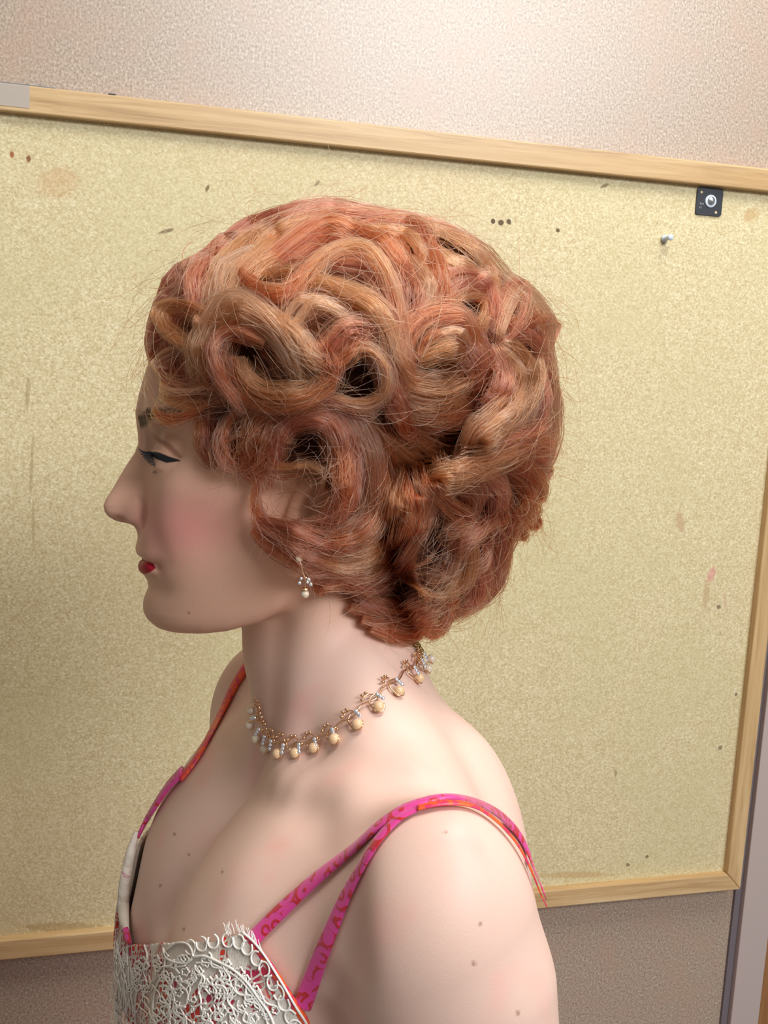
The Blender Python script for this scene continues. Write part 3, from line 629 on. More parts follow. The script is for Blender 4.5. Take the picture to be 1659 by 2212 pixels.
# each lock: tone, half width (px), lift at start / middle / end (mm), points traced along the curl
LOCKS = '''
p 20 0 3 0|470,520 520,486 580,466 650,450 720,441 790,450 870,463
p 24 0 5 0|500,535 560,497 620,476 700,456 780,463 860,470 940,492
b 26 0 4 0|530,550 590,508 650,480 720,462
o 30 0 6 0|560,570 620,528 690,492 760,500 830,540 885,605
o 26 0 7 0|690,482 770,502 830,535 870,578 895,625
r 26 0 6 -2|760,488 840,478 900,497 930,540 938,572
b 14 2 9 2|750,495 830,507 880,530 915,572 935,625
p 24 0 3 0|790,458 880,466 950,490 1010,522 1058,570 1080,612
b 30 0 4 0|900,482 960,503 1020,542 1060,590 1075,645
b 32 0 4 0|930,522 970,562 1020,592 1060,642
p 26 2 6 0|930,540 960,590 1000,612 1040,642 1062,690 1060,735
o 26 3 10 2|925,520 928,560 935,610 950,660 967,694
p 26 2 9 0|865,560 877,600 890,650 885,700 868,742
w 20 3 11 1|885,560 905,610 915,660 908,722
p 22 0 6 0|900,570 925,620 935,680 930,720
r 30 -2 3 -2|600,560 640,525 700,512 760,530 820,572 850,622
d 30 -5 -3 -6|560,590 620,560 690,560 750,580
b 15 4 14 6|610,672 650,625 690,580 740,560 790,572 830,622 850,690 862,760 882,805
p 24 2 10 4|720,570 780,582 820,622 842,682 852,742 872,802 905,835
b 28 2 13 6|640,612 700,627 760,652 800,684 830,732 850,790 880,830 915,832
b 16 4 15 8|660,625 720,642 775,672 812,712 838,765 856,812
o 24 0 8 3|620,642 700,652 760,682 800,722 825,782 850,832
t 22 -2 4 0|630,662 700,677 750,702 790,742 815,792 835,845
o 11 4 12 8|545,548 531,590 545,622 580,646 622,642 662,602 705,568
o 9 2 9 5|535,602 552,640 600,660 642,640 672,602
t 26 -4 0 -4|540,560 580,590 640,600 700,620
t 26 -5 0 -4|560,620 600,610 650,620 700,640
b 8 2 6 2|560,600 620,590 680,600 740,620
p 22 0 5 2|470,555 430,562 385,580 352,620 335,662
p 24 2 8 3|480,558 445,568 415,592 395,640
p 26 0 9 4|425,600 378,628 346,668 326,716 315,760 330,792 350,812
p 28 2 10 4|440,605 402,642 372,692 347,745 334,782 352,812
r 26 1 7 2|455,630 422,664 396,702 374,752 357,810
p 26 0 6 0|525,498 482,520 456,552 440,602 428,682
p 14 4 11 4|450,560 436,600 428,650 420,700
b 28 0 8 0|565,488 522,532 492,582 457,642 440,702
w 22 3 11 2|565,540 530,565 500,600 478,640 462,690
b 26 0 8 0|592,500 562,550 522,602 492,662 470,722
b 18 0 7 0|602,542 562,582 522,642 500,705
b 20 -2 4 -2|600,470 560,520 530,560
w 18 8 17 6|650,832 632,772 592,712 542,674 492,682 460,722 450,782 455,842
b 20 6 16 4|655,802 612,742 572,708 532,696 500,716 485,762 480,822
b 26 8 15 4|478,692 458,742 452,802 462,862
o 24 4 10 2|500,700 478,750 470,810 478,865
o 13 8 17 12|575,748 540,733 510,730 491,752 486,792 500,842 522,872 536,898
p 10 8 19 12|562,742 522,727 497,745 484,780 494,830 515,872 535,900
b 16 4 12 6|520,775 533,812 572,846 622,851 670,840 702,810 692,778
o 18 4 13 6|507,772 517,830 562,870 622,876 682,852 717,810 707,768 682,740
b 12 4 14 6|512,800 540,850 600,868 660,858 705,825 715,790
p 12 2 12 4|520,842 562,876 622,891 692,866 727,836 747,796 757,784
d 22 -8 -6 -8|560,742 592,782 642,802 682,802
t 18 0 4 4|600,765 630,800 670,800 700,790
b 24 6 12 8|580,690 642,750 682,792 708,806
w 18 9 15 9|560,676 622,722 662,768 702,796
o 20 6 12 6|690,740 715,780 712,820 690,850
w 8 6 14 6|640,762 640,710 680,676 740,691 762,732
w 8 6 13 6|620,762 620,702 650,670 700,664 752,692
t 22 -3 4 -2|640,722 680,690 740,690 790,712
t 20 -3 3 -2|660,702 700,720 740,740 790,740
b 7 6 15 8|485,702 430,673 386,676 372,702 390,735 430,762 462,778
b 14 4 14 7|452,702 410,682 386,692 385,722 410,746 442,768
w 6 4 15 6|430,690 450,715 462,745
w 4 2 16 3|425,745 376,766 357,802 370,836 411,851 461,842 497,852
t 9 2 13 3|427,752 388,776 367,806 386,832 432,842 482,847
r 28 -2 4 -2|445,702 422,762 420,822 450,852
r 26 -2 2 -2|415,720 385,770 390,815 420,840
o 24 -2 4 -2|480,772 470,822 480,862
o 7 2 6 3|500,862 461,871 430,886 400,904 370,910 348,898 336,884
o 5 2 7 3|490,872 450,882 415,900 380,903 350,893 338,880
d 16 -1 2 0|520,862 480,876 440,890 410,898
b 4 2 6 3|482,856 430,871 382,861 346,846
b 3 2 6 3|470,871 420,881 372,871 350,855
r 20 0 3 0|452,872 448,920 452,970 468,1002
o 12 0 4 0|440,900 442,940 450,985
d 24 -2 0 -1|500,872 470,922 462,972 482,1004
d 22 -3 0 -2|540,882 505,922 495,972 505,1012
p 10 3 9 4|508,892 493,915 483,935 478,970 491,1002 520,1018
o 8 3 8 4|525,888 505,902 492,940 497,980 517,1012
o 24 0 9 2|605,862 572,892 552,932 541,982 525,1018
o 26 0 9 2|645,872 602,902 577,952 560,1002 541,1022
p 18 2 11 3|682,882 642,902 607,942 591,990 588,1016
r 22 -3 3 -2|560,930 545,970 550,1010 570,1025
p 16 3 12 2|592,1002 607,952 642,917 692,915 727,960 742,1022 742,1078
p 22 2 12 2|622,892 682,886 722,921 747,981 752,1052 745,1105
o 16 3 12 4|690,905 722,940 737,1000 742,1060 735,1100
t 26 2 8 0|682,882 742,902 777,961 791,1031 790,1101 770,1162
t 10 -5 -2 -4|693,942 702,982 705,1042
b 6 3 8 3|560,1000 610,1010 660,1005 700,1018
b 3 3 10 5|510,985 540,958 590,950 640,955
w 3 4 10 5|480,965 520,940 560,925
b 3 4 10 5|600,1065 660,1045 715,1015 730,985
p 20 4 16 6|690,802 702,762 742,726 790,726 808,752
w 10 8 16 6|715,812 731,781 762,760 796,766 816,801 822,841 800,871 760,877 720,866 690,859 640,871
b 8 8 17 6|740,791 771,768 801,776 821,811 816,851 786,871 750,869 711,856 670,861
o 16 4 12 6|692,832 712,802 737,781 762,757 791,747 802,762
p 12 2 10 4|600,882 651,866 702,866 752,886 791,891 832,871
o 6 6 14 6|800,780 818,805 815,842
p 20 2 11 3|802,702 826,762 836,822 851,882 881,931 931,952
o 12 4 13 4|830,842 851,891 871,931 902,948
p 10 4 12 4|838,800 848,850 866,900 890,935
o 28 2 13 4|872,772 882,722 922,696 972,702 1002,742 1022,802 1030,852
o 30 0 10 2|882,782 902,732 942,716 982,742
b 18 4 14 4|900,776 941,761 976,766 996,791
w 8 6 15 5|905,742 950,730 985,748 1005,780
b 26 2 10 4|852,802 892,831 941,841 991,821 1012,791
d 16 -8 -7 -8|940,800 970,812 1000,800
b 22 2 9 2|842,822 882,871 931,881 991,871 1031,861
o 20 0 7 0|860,860 920,895 980,890 1030,868
p 28 3 12 2|987,702 1001,762 1021,821 1036,872
p 24 2 9 1|1012,692 1031,752 1046,822 1045,872
p 26 2 10 1|1072,742 1077,802 1066,862 1041,902
t 20 -3 2 -3|1045,700 1052,760 1055,830
p 22 2 9 3|942,692 961,641 1001,631 1041,661 1056,712
b 12 4 11 4|952,702 966,661 1001,651 1031,681 1021,711 981,702
p 14 3 10 3|932,622 981,601 1031,621 1061,671 1066,722
p 14 1 6 1|955,715 985,690 1015,700 1035,725
p 10 2 8 2|1062,732 1076,662 1101,621 1122,626 1125,661 1115,701 1100,722
w 10 3 9 3|1072,741 1086,681 1105,641 1119,651 1117,691
o 14 -1 3 -1|1080,720 1095,690 1105,700 1110,730
b 7 0 2 0|1092,612 1141,622 1174,662 1190,700
b 9 0 2 0|1112,642 1150,662 1166,702
r 7 1 4 1|1080,745 1110,722 1150,688 1165,690
p 9 1 4 1|1132,702 1166,692 1194,700 1198,716 1186,746 1176,762
b 6 2 5 2|1170,690 1185,700 1188,722 1176,745
p 22 0 5 0|1112,722 1141,722 1166,761 1176,801 1190,851 1200,922
p 14 0 4 0|1162,702 1172,761 1182,821 1195,881 1200,942
b 9 0 3 0|1186,762 1197,832 1205,892 1204,952
b 28 2 9 1|1082,742 1111,762 1131,802 1140,852 1121,922
b 16 3 10 2|1075,750 1095,790 1105,840 1090,890
t 28 -1 4 -1|1151,782 1150,842 1145,902 1150,942
p 20 1 5 0|1171,792 1173,862 1176,932
w 12 3 8 2|1160,770 1155,810 1140,850 1120,885
b 30 2 11 4|882,922 951,961 1011,951 1061,911 1101,871 1121,832
t 28 0 7 2|862,902 921,946 991,956 1051,931 1111,881
p 26 0 8 2|902,882 961,902 1021,891 1071,851 1101,821
w 10 6 13 6|1000,945 1045,915 1085,880 1110,850
r 24 -3 2 -2|882,872 941,906 1001,911 1051,891
b 26 2 9 1|852,942 921,991 1001,1011 1081,986 1151,961 1200,951
w 14 4 12 4|832,942 880,988 940,1008 1000,1015 1050,1000
b 24 2 10 4|832,962 891,1011 961,1031 1021,1011 1061,991
p 18 1 5 0|1062,962 1111,946 1161,931 1182,916
p 22 1 6 0|1042,1002 1101,971 1161,966 1207,951
p 16 0 4 0|1082,1002 1131,991 1170,1006 1192,1014
p 18 1 5 0|1082,1022 1131,1001 1181,986 1204,962
o 22 2 9 1|1032,1002 1081,986 1131,1011 1156,1051 1153,1081 1138,1102
p 24 2 8 0|1032,1002 1061,1031 1076,1081 1071,1122
o 22 1 6 0|1082,1002 1121,1031 1135,1071 1125,1102
r 28 0 4 -1|1012,1012 1031,1051 1021,1101 1001,1132
r 26 -1 3 -1|1060,1050 1090,1090 1080,1130 1060,1150
o 9 0 3 0|1132,1092 1153,1110 1161,1126 1153,1141 1140,1132
o 8 0 3 0|1112,1112 1131,1140 1128,1163 1118,1152
o 8 0 2 0|1098,1120 1112,1150 1106,1170
p 12 0 4 0|1161,1002 1183,1012 1160,1040 1131,1042
o 26 0 7 0|762,892 791,961 811,1051 801,1111 761,1151 701,1161 641,1146 591,1132
b 28 1 9 0|792,902 831,981 861,1071 851,1131 801,1181 741,1201 681,1191 621,1161 562,1132
o 26 1 9 1|822,922 866,1001 891,1081 881,1141 841,1201 791,1231 721,1236
t 26 1 9 1|852,932 891,1011 931,1091 926,1131 881,1201 831,1241 771,1256 701,1241
r 28 -2 3 -2|770,930 800,1000 830,1080 820,1140 770,1180 700,1180
o 9 2 9 1|830,1000 848,1070 840,1130 800,1175 740,1192
b 8 2 10 2|860,1020 880,1080 868,1140 820,1195 750,1215
b 8 2 10 2|800,960 822,1040 826,1100 795,1150 735,1175
p 18 2 9 1|732,922 746,1001 746,1071 721,1112 681,1132
o 14 4 12 5|722,962 735,1020 742,1075 735,1110
t 24 -3 2 -2|702,902 741,961 771,1051 771,1101 731,1131 681,1142 621,1132
o 24 0 7 0|872,952 911,1021 961,1081 1001,1111 981,1141 941,1161
t 20 0 8 1|882,962 941,1011 991,1041 1011,1071 1001,1121 961,1141
p 18 2 9 2|545,1127 601,1151 671,1191 741,1206 801,1181
r 18 0 4 0|545,1142 601,1181 661,1211 731,1216
p 20 2 8 2|562,1122 621,1131 681,1161 751,1181 811,1161
w 9 5 12 4|620,1165 680,1195 740,1212 800,1196 850,1160
w 10 4 12 4|700,1225 760,1235 820,1228 870,1190
p 24 2 10 2|662,1232 721,1216 791,1241 851,1221 889,1182
p 20 2 10 2|682,1252 741,1241 801,1261 861,1241 897,1200
o 16 1 7 1|692,1284 702,1261 751,1251 811,1271 871,1251
d 18 -2 0 -2|682,1202 701,1231 731,1251
r 10 0 3 0|690,1288 697,1268 722,1251
t 22 0 7 1|762,1282 821,1291 891,1296 941,1291 991,1251
o 22 0 6 1|757,1312 821,1316 891,1311 931,1291
p 10 3 9 3|775,1300 830,1308 890,1306 930,1290
o 22 0 6 1|782,1342 841,1346 901,1331 941,1291
p 10 2 9 3|800,1335 850,1345 900,1330 940,1290
o 18 0 4 1|802,1362 861,1375 911,1361 951,1311
d 16 -2 1 -1|770,1262 831,1271 881,1291 931,1291
t 24 0 6 1|1002,1142 985,1201 952,1241 921,1251
b 22 1 8 2|1022,1152 1011,1211 981,1261 931,1291
r 26 0 5 1|1062,1132 1051,1191 1021,1231 991,1261
p 24 0 6 1|1082,1132 1086,1191 1071,1251 1031,1301 971,1341
p 28 0 7 1|1041,1202 1041,1251 1011,1301 951,1341
o 18 0 5 1|991,1272 971,1321 941,1361 916,1371
o 14 0 3 0|1101,1132 1096,1201 1076,1261 1040,1305
w 8 3 9 4|990,1235 960,1262 930,1275 900,1268
p 18 2 8 2|1092,1122 1041,1131 1001,1161 987,1211
b 8 3 9 3|870,1245 905,1262 935,1285
o 6 0 2 0|556,1032 549,1071 553,1111 575,1140
p 7 1 4 1|567,1042 572,1091 602,1141
'''
HOLES = [(768,828,40,34,0),(664,962,26,26,0),(925,1178,16,50,.5),(972,812,26,20,0),(1150,981,18,8,-.2),(618,1085,62,48,0),(612,770,34,16,.5),(640,552,26,8,0),(875,548,20,8,.5)]
def in_hole(px, py, k=1.0):
    r = np.zeros(np.shape(px), bool)
    for (x, y, a, b, an) in HOLES:
        dx, dy = px-x, py-y; c, s = math.cos(an), math.sin(an)
        r |= (((dx*c+dy*s)/(a*k))**2+((-dx*s+dy*c)/(b*k))**2) < 1
    return r
VISIBLE = np.array([(330,805),(313,740),(318,680),(338,612),(395,565),(448,542),(480,508),(560,473),(700,443),(800,452),(880,466),(960,492),(1040,535),(1088,598),(1135,628),(1185,690),(1194,760),(1203,870),(1207,950),(1188,1010),(1160,1050),(1156,1125),(1110,1165),(1092,1225),(1035,1300),(950,1350),(905,1372),(850,1378),(795,1355),(762,1305),(700,1275),(655,1225),(600,1190),(550,1140),(560,1100),(560,1035),(510,1015),(465,985),(452,930),(440,885),(380,845)], float)
def in_poly(px, py, P):
    ins = np.zeros(np.shape(px), bool)
    for (ax_, ay), (bx_, by) in zip(P, np.roll(P, -1, 0)):
        c = ((ay > py) != (by > py)) & (px < ax_+(py-ay)/(by-ay+1e-9)*(bx_-ax_)); ins ^= c
    return ins
NP_ = 16
S_pos, S_rad, S_col, S_side = [], [], [], []
tang_xy, tang_dir, tang_col = [], [], []
def add_strands(P, rad, col):
    S_pos.append(P); S_rad.append(rad); S_col.append(col)
for line in LOCKS.strip().splitlines():
    head_, pts_ = line.split('|'); tn, wd, h0, h1, h2 = head_.split(); wd = float(wd)*1.3
    pts = np.array([[float(v) for v in q.split(',')] for q in pts_.split()])
    C = spline(pts, 40)
    t = np.linspace(0, 1, 40)
    h = np.interp(t, [0,.5,1], [float(h0), float(h1), float(h2)])*.0008
    d_ = np.gradient(C, axis=0); d_ /= np.linalg.norm(d_, axis=1)[:,None]
    tang_xy.append(C[::5]); tang_dir.append(d_[::5]); tang_col.append(np.tile(TONE[tn], (len(C[::5]), 1)))
    P3, N3 = hair_pt(C[:,0], C[:,1], h)
    T3 = np.gradient(P3, axis=0); T3 /= np.linalg.norm(T3, axis=1)[:,None]
    B3 = np.cross(T3, N3); B3 /= np.linalg.norm(B3, axis=1)[:,None]
    n_s = int(wd*6.5)+8; W3 = wd*.25e-3
    a = np.clip(rng.normal(0, .58, n_s), -1.35, 1.35); b = rng.uniform(-1, .35, n_s)*np.sqrt(np.clip(1.1-a*a, 0.02, 1))
    ncl = max(3, int(wd/3)); cl = rng.uniform(-1, 1, ncl); near = cl[np.abs(a[:,None]-cl[None]).argmin(1)]
    ph = rng.uniform(0, 6.28, (n_s, 2)); fr = rng.uniform(.7, 2.2, (n_s, 1))
    t0 = rng.uniform(0, .10, n_s)*(rng.random(n_s) < .6); t1 = 1-rng.uniform(0, .14, n_s)*(rng.random(n_s) < .7)
    tt = t0[:,None]+(t1-t0)[:,None]*np.linspace(0, 1, NP_)[None]
    samp = lambda A: np.stack([np.interp(tt.ravel(), t, A[:,k]).reshape(tt.shape) for k in range(3)], -1)
    Pc, Nc, Bc = samp(P3), samp(N3), samp(B3)
    taper = np.interp(tt, [0,.12,.5,.85,1], [.62,.9,1,.8,.35])
    clump = np.interp(tt, [0,.4,1], [.2,.25,.5])
    aa = a[:,None]*(1-clump)+near[:,None]*clump
    fz = .0008+.0022*(rng.random((n_s, 1)) < .22)
    wob = np.sin(tt*6.28*fr+ph[:,:1])*fz*tt*1.4
    wobn = np.cos(tt*6.28*fr*.8+ph[:,1:])*fz*tt*1.2
    thick = min(.0045, W3*.55+.0012)
    # the strands nearest the middle of the lock ride highest: a rounded section
    ride = -(np.abs(aa)**2)*thick*.7
    P = Pc+Bc*(aa*W3*taper+wob)[...,None]+Nc*((b[:,None]*thick*taper)+ride+wobn)[...,None]
    base = np.array(TONE[tn]); k = rng.random(n_s)
    col = base*(.55+.9*rng.random((n_s, 1))**1.5)
    m = k < .16; col[m] = np.array(TONE['b'])*(.85+.3*rng.random((m.sum(), 1)))
    m = (k > .16) & (k < .225); col[m] = np.array(TONE['w'])*rng.uniform(.9, 1.15, (m.sum(), 1))
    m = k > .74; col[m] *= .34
    add_strands(P, np.full(n_s, .00013)*rng.uniform(.75, 1.2, n_s), col)
txy = np.concatenate(tang_xy); tdr = np.concatenate(tang_dir); tcl = np.concatenate(tang_col)
def flow(px, py):
    d2 = (px[:,None]-txy[None,:,0])**2+(py[:,None]-txy[None,:,1])**2
    w = 1/(d2+120)**1.6
    k = d2.argmin(1); ref = tdr[k]
    sgn = np.sign((tdr[None]*ref[:,None]).sum(-1)); f = (w*sgn)[:,:,None]*tdr[None]
    f = f.sum(1); f /= np.linalg.norm(f, axis=1)[:,None]+1e-9
    return f, tcl[k]
def fill(n, hlo, hhi, dark, stepx, edge=0):
    px = rng.uniform(300, 1215, n*3); py = rng.uniform(435, 1385, n*3)
    ok = in_poly(px, py, VISIBLE) & ~in_hole(px, py); px, py = px[ok][:n], py[ok][:n]
    h = rng.uniform(hlo, hhi, len(px))
    path = [np.stack([px, py], 1)]; prev = None; col = None
    for k in range(NP_-1):
        f, c = flow(path[-1][:,0], path[-1][:,1])
        if prev is None: col = c
        else: f *= np.sign((f*prev).sum(1))[:,None]+(np.abs((f*prev).sum(1)) < 1e-9)[:,None]
        if prev is not None: f = f*.6+prev*.4
        prev = f
        nx = path[-1]+f*stepx
        bad = ~in_poly(nx[:,0], nx[:,1], VISIBLE) | in_hole(nx[:,0], nx[:,1], .9)
        nx = np.where(bad[:,None], path[-1]+f*.8, nx); path.append(nx)
    A = np.stack(path, 1)
    hh = h[:,None]+np.sin(np.linspace(0, 3.1, NP_))[None]*.002
    P, N = hair_pt(A[...,0], A[...,1], hh)
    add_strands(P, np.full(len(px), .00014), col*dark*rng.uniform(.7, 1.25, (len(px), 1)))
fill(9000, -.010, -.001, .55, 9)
near_count = sum(len(x) for x in S_pos)
# the far side of the head: the same flow, mirrored, with fewer strands
def mirror(P):
    q = P-HO; v = q@hv; return P-2*v[...,None]*hv
allP = np.concatenate(S_pos);
ax_ = allP[...,0]/allP[...,2]*FPX+CX; ay_ = allP[...,1]/allP[...,2]*FPX+CY
drop_ = np.zeros(len(allP), bool)
for hi, kk in ((0,.92),(1,.85),(2,.8),(5,.80)):
    x, y, a, b, an = HOLES[hi]; c, s = math.cos(an), math.sin(an); dx, dy = ax_-x, ay_-y
    drop_ |= ((((dx*c+dy*s)/(a*kk))**2+((-dx*s+dy*c)/(b*kk))**2) < 1).any(1) & (rng.random(len(allP)) < .94)
allR = np.concatenate(S_rad); allC = np.concatenate(S_col)
allP, allR, allC = allP[~drop_], allR[~drop_], allC[~drop_]
mP = mirror(allP); mx_ = mP[...,0]/mP[...,2]*FPX+CX; my_ = mP[...,1]/mP[...,2]*FPX+CY
sel = (rng.random(len(allP)) < .40) & ~((mx_ < 400) & (my_ > 775)).any(1)
S_pos = [allP, mirror(allP[sel])]; S_rad = [allR, allR[sel]*1.5]; S_col = [allC, allC[sel]]
# the crown between the two sides
nb = 3600; ang = rng.uniform(-np.pi*1.02, .95, nb)
k_ = np.linspace(0, 1, NP_)[None]; ang0 = ang[:,None]+k_*rng.uniform(.12, .34, (nb, 1))
rad_ = np.interp(ang0, oa3, or3)*rng.uniform(.90, .975, (nb, 1))
X_ = HC[0]+rad_*np.cos(ang0); Y_ = HC[1]+rad_*np.sin(ang0)
lat = rng.uniform(-.045, .045, (nb, 1))*(1-.3*k_)+rng.normal(0, .003, (nb, 1))*k_
shr = np.sqrt(np.clip(1-(lat/HW)**2, 0, 1))
X_ = HC[0]+(X_-HC[0])*shr; Y_ = HC[1]+(Y_-HC[1])*shr
ok = (ang0.max(1) < 1.0) & (ang0.min(1) > -np.pi*1.0)
uu, ww = uw(X_, Y_, 0.0); P = HO+uu[...,None]*hf+ww[...,None]*hw+lat[...,None]*hv
_, cc = flow(X_[:,0], Y_[:,0])
S_pos.append(P[ok]); S_rad.append(np.full(ok.sum(), .00015)); S_col.append(cc[ok]*rng.uniform(.7, 1.25, (ok.sum(), 1)))
LB = (np.array([500,540,570,600,660,700,740,780,800,818,850,890]), np.array([478,438,380,352,330,320,315,324,338,350,345,330]))
def trim_front(P):
    x = P[...,0]/P[...,2]*FPX+CX; y = P[...,1]/P[...,2]*FPX+CY
    g = np.interp(y, LB[0], LB[1])-x; g = np.where((x < 520) & (y > 500) & (y < 890), np.maximum(g, 0), 0)
    g = g*np.clip((890-y)/20, 0, 1)
    return P-hf*(g*.88*P[...,2]/FPX)[...,None]
S_pos = [trim_front(q) for q in S_pos]
# loose single hairs
def loose(n, out, L0, L1, side=True):
    if side:
        px = rng.uniform(330, 1190, n*3); py = rng.uniform(460, 1340, n*3); ok = in_poly(px, py, VISIBLE); px, py = px[ok][:n], py[ok][:n]
        h = rng.uniform(.006, .014, len(px))
    else:
        a = rng.uniform(-3.1, 1.0, n); r = np.interp(a, oa3, or3)*rng.uniform(.95, 1.0, n); px = HC[0]+r*np.cos(a); py = HC[1]+r*np.sin(a); h = np.zeros(n)
    f, c = flow(px, py); th = np.arctan2(f[:,1], f[:,0])+rng.normal(0, .35, len(px)); cur = rng.normal(0, 1.0, len(px))*rng.uniform(.2, 2.6, len(px)); L = rng.uniform(L0, L1, len(px))
    x, y = px.copy(), py.copy(); path = []
    for k in range(NP_):
        path.append(np.stack([x, y], 1)); th = th+cur/NP_; x = x+np.cos(th)*L/NP_; y = y+np.sin(th)*L/NP_
    A = np.stack(path, 1); kk = np.linspace(0, 1, NP_)[None]
    hh = h[:,None]+(np.sin(kk*2.6)*rng.uniform(0, out, (len(px), 1)))
    P, N = hair_pt(A[...,0], A[...,1], hh)
    col = np.array(TONE['w'])*rng.uniform(.7, 1.1, (len(px), 1)); m = rng.random(len(px)) < .4; col[m] = np.array(TONE['o'])*1.1
    S_pos.append(P); S_rad.append(np.full(len(px), .000095)); S_col.append(col)
loose(1000, .006, 40, 180)
loose(260, .004, 40, 130, side=False)
P = np.concatenate(S_pos); R = np.concatenate(S_rad); Cc = np.concatenate(S_col)
hairm = bpy.data.materials.new('hair'); hairm.use_nodes = True
nt = hairm.node_tree; nt.nodes.clear()
out = nt.nodes.new('ShaderNodeOutputMaterial'); hb = nt.nodes.new('ShaderNodeBsdfHairPrincipled'); hb.parametrization = 'COLOR'
at_ = nt.nodes.new('ShaderNodeAttribute'); at_.attribute_name = 'tint'; nt.links.new(at_.outputs['Color'], hb.inputs['Color'])
hb.inputs['Roughness'].default_value = .24; hb.inputs['Radial Roughness'].default_value = .42; hb.inputs['Coat'].default_value = .15
hb.inputs['IOR'].default_value = 1.50; hb.inputs['Offset'].default_value = math.radians(2)
nt.links.new(hb.outputs[0], out.inputs[0])
hc = bpy.data.hair_curves.new('hair')
hc.add_curves([NP_]*len(P))
hc.attributes['position'].data.foreach_set('vector', to_world(P.reshape(-1, 3)).astype(np.float32).ravel())
tp_ = np.interp(np.linspace(0, 1, NP_), [0,.1,.75,1], [.8,1,.9,.25])
ra = hc.attributes.get('radius') or hc.attributes.new('radius', 'FLOAT', 'POINT')
ra.data.foreach_set('value', (R[:,None]*tp_[None]).astype(np.float32).ravel())
ta = hc.attributes.new('tint', 'FLOAT_COLOR', 'CURVE')
ta.data.foreach_set('color', np.concatenate([np.clip(Cc, 0, 1), np.ones((len(Cc), 1))], 1).astype(np.float32).ravel())
hc.materials.append(hairm)
hair = link(bpy.data.objects.new('hair', hc), person); hair['label'] = 'copper and strawberry blonde hair in short finger waves and curls'
# dark mass under the curls
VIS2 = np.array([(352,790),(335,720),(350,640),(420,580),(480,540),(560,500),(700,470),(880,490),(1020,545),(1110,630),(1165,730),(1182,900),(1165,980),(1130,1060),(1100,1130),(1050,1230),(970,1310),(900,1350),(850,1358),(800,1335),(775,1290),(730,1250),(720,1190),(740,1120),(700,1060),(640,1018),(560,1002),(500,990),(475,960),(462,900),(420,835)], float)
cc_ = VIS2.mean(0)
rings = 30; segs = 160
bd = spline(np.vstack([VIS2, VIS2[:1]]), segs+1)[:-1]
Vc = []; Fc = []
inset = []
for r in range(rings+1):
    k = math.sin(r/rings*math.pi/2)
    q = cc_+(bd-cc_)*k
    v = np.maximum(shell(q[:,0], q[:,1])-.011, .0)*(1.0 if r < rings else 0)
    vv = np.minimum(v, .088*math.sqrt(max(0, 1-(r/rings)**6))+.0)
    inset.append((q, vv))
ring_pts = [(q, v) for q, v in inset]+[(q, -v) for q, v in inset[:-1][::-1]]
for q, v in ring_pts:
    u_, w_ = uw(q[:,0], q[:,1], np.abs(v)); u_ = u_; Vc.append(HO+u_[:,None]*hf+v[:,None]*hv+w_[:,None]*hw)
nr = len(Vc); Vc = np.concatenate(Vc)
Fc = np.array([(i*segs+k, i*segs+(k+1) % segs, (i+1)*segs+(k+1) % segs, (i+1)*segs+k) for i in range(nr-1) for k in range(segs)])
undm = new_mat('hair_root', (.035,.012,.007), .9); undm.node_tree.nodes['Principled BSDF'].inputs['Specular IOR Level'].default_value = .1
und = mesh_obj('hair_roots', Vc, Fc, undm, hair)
# ------------------------------------------------------------------ dress, straps, lace
def tube(name, path, rad, mat, parent=None, seg=8, closed=False, flat=None, nrm=None):
    """swept round (or flattened) tube through 3-D points"""
    V, F = tube_vf(path, rad, seg, closed, flat, nrm); return mesh_obj(name, V, F, mat, parent)
def tube_vf(path, rad, seg=8, closed=False, flat=None, nrm=None):
    P = np.asarray(path, float); n = len(P); rad = np.broadcast_to(np.asarray(rad, float), (n,))
    T = np.gradient(P, axis=0)
    if closed: T = (np.roll(P, -1, 0)-np.roll(P, 1, 0))
    T /= np.linalg.norm(T, axis=1)[:,None]+1e-12
    N = np.tile([.13,.2,-1.0], (n,1)) if nrm is None else np.asarray(nrm, float)
    B = np.cross(T, N); B /= np.linalg.norm(B, axis=1)[:,None]+1e-12; N = np.cross(B, T)
    fl = 1.0 if flat is None else flat
    a = np.linspace(0, 2*np.pi, seg, endpoint=False)
    V = P[:,None]+rad[:,None,None]*(B[:,None]*np.cos(a)[None,:,None]+N[:,None]*fl*np.sin(a)[None,:,None])
    V = V.reshape(-1, 3); F = []
    for i in range(n if closed else n-1):
        j = (i+1) % n
        F += [(i*seg+k, i*seg+(k+1)%seg, j*seg+(k+1)%seg, j*seg+k) for k in range(seg)]
    if not closed: F += [tuple(range(seg))[::-1], tuple(range((n-1)*seg, n*seg))]
    return V, F
def merge(parts):
    VV, FF, o_ = [], [], 0
    for v, f in parts:
        VV.append(v); FF += [tuple(i+o_ for i in q) for q in f]; o_ += len(v)
    return np.concatenate(VV), FF
satin = new_mat('pink_brocade', (.6,.05,.25), .38)
n = NT(satin); o = n.obj()
wv = n.noise(o, 75, 2, .5, 1.2)
ringy = n.math('ABSOLUTE', n.math('SUBTRACT', n.math('FRACT', n.math('MULTIPLY', n.voro(o, 120), 2.3)), .5))
pat = n.math('MULTIPLY', n.step(n.math('SUBTRACT', .17, ringy), -.05, .05), n.step(wv, .38, .46))
c = n.mix(pat, (.66,.045,.27), (.50,.010,.022))
n.color(c); n.bump(n.math('ADD', n.math('MULTIPLY', n.noise(o, 1500, 2), .4), pat), .35, .0005)
n.b.inputs['Sheen Weight'].default_value = .25
satin_o = new_mat('orange_brocade', (.75,.08,.03), .4)
n = NT(satin_o); o = n.obj()
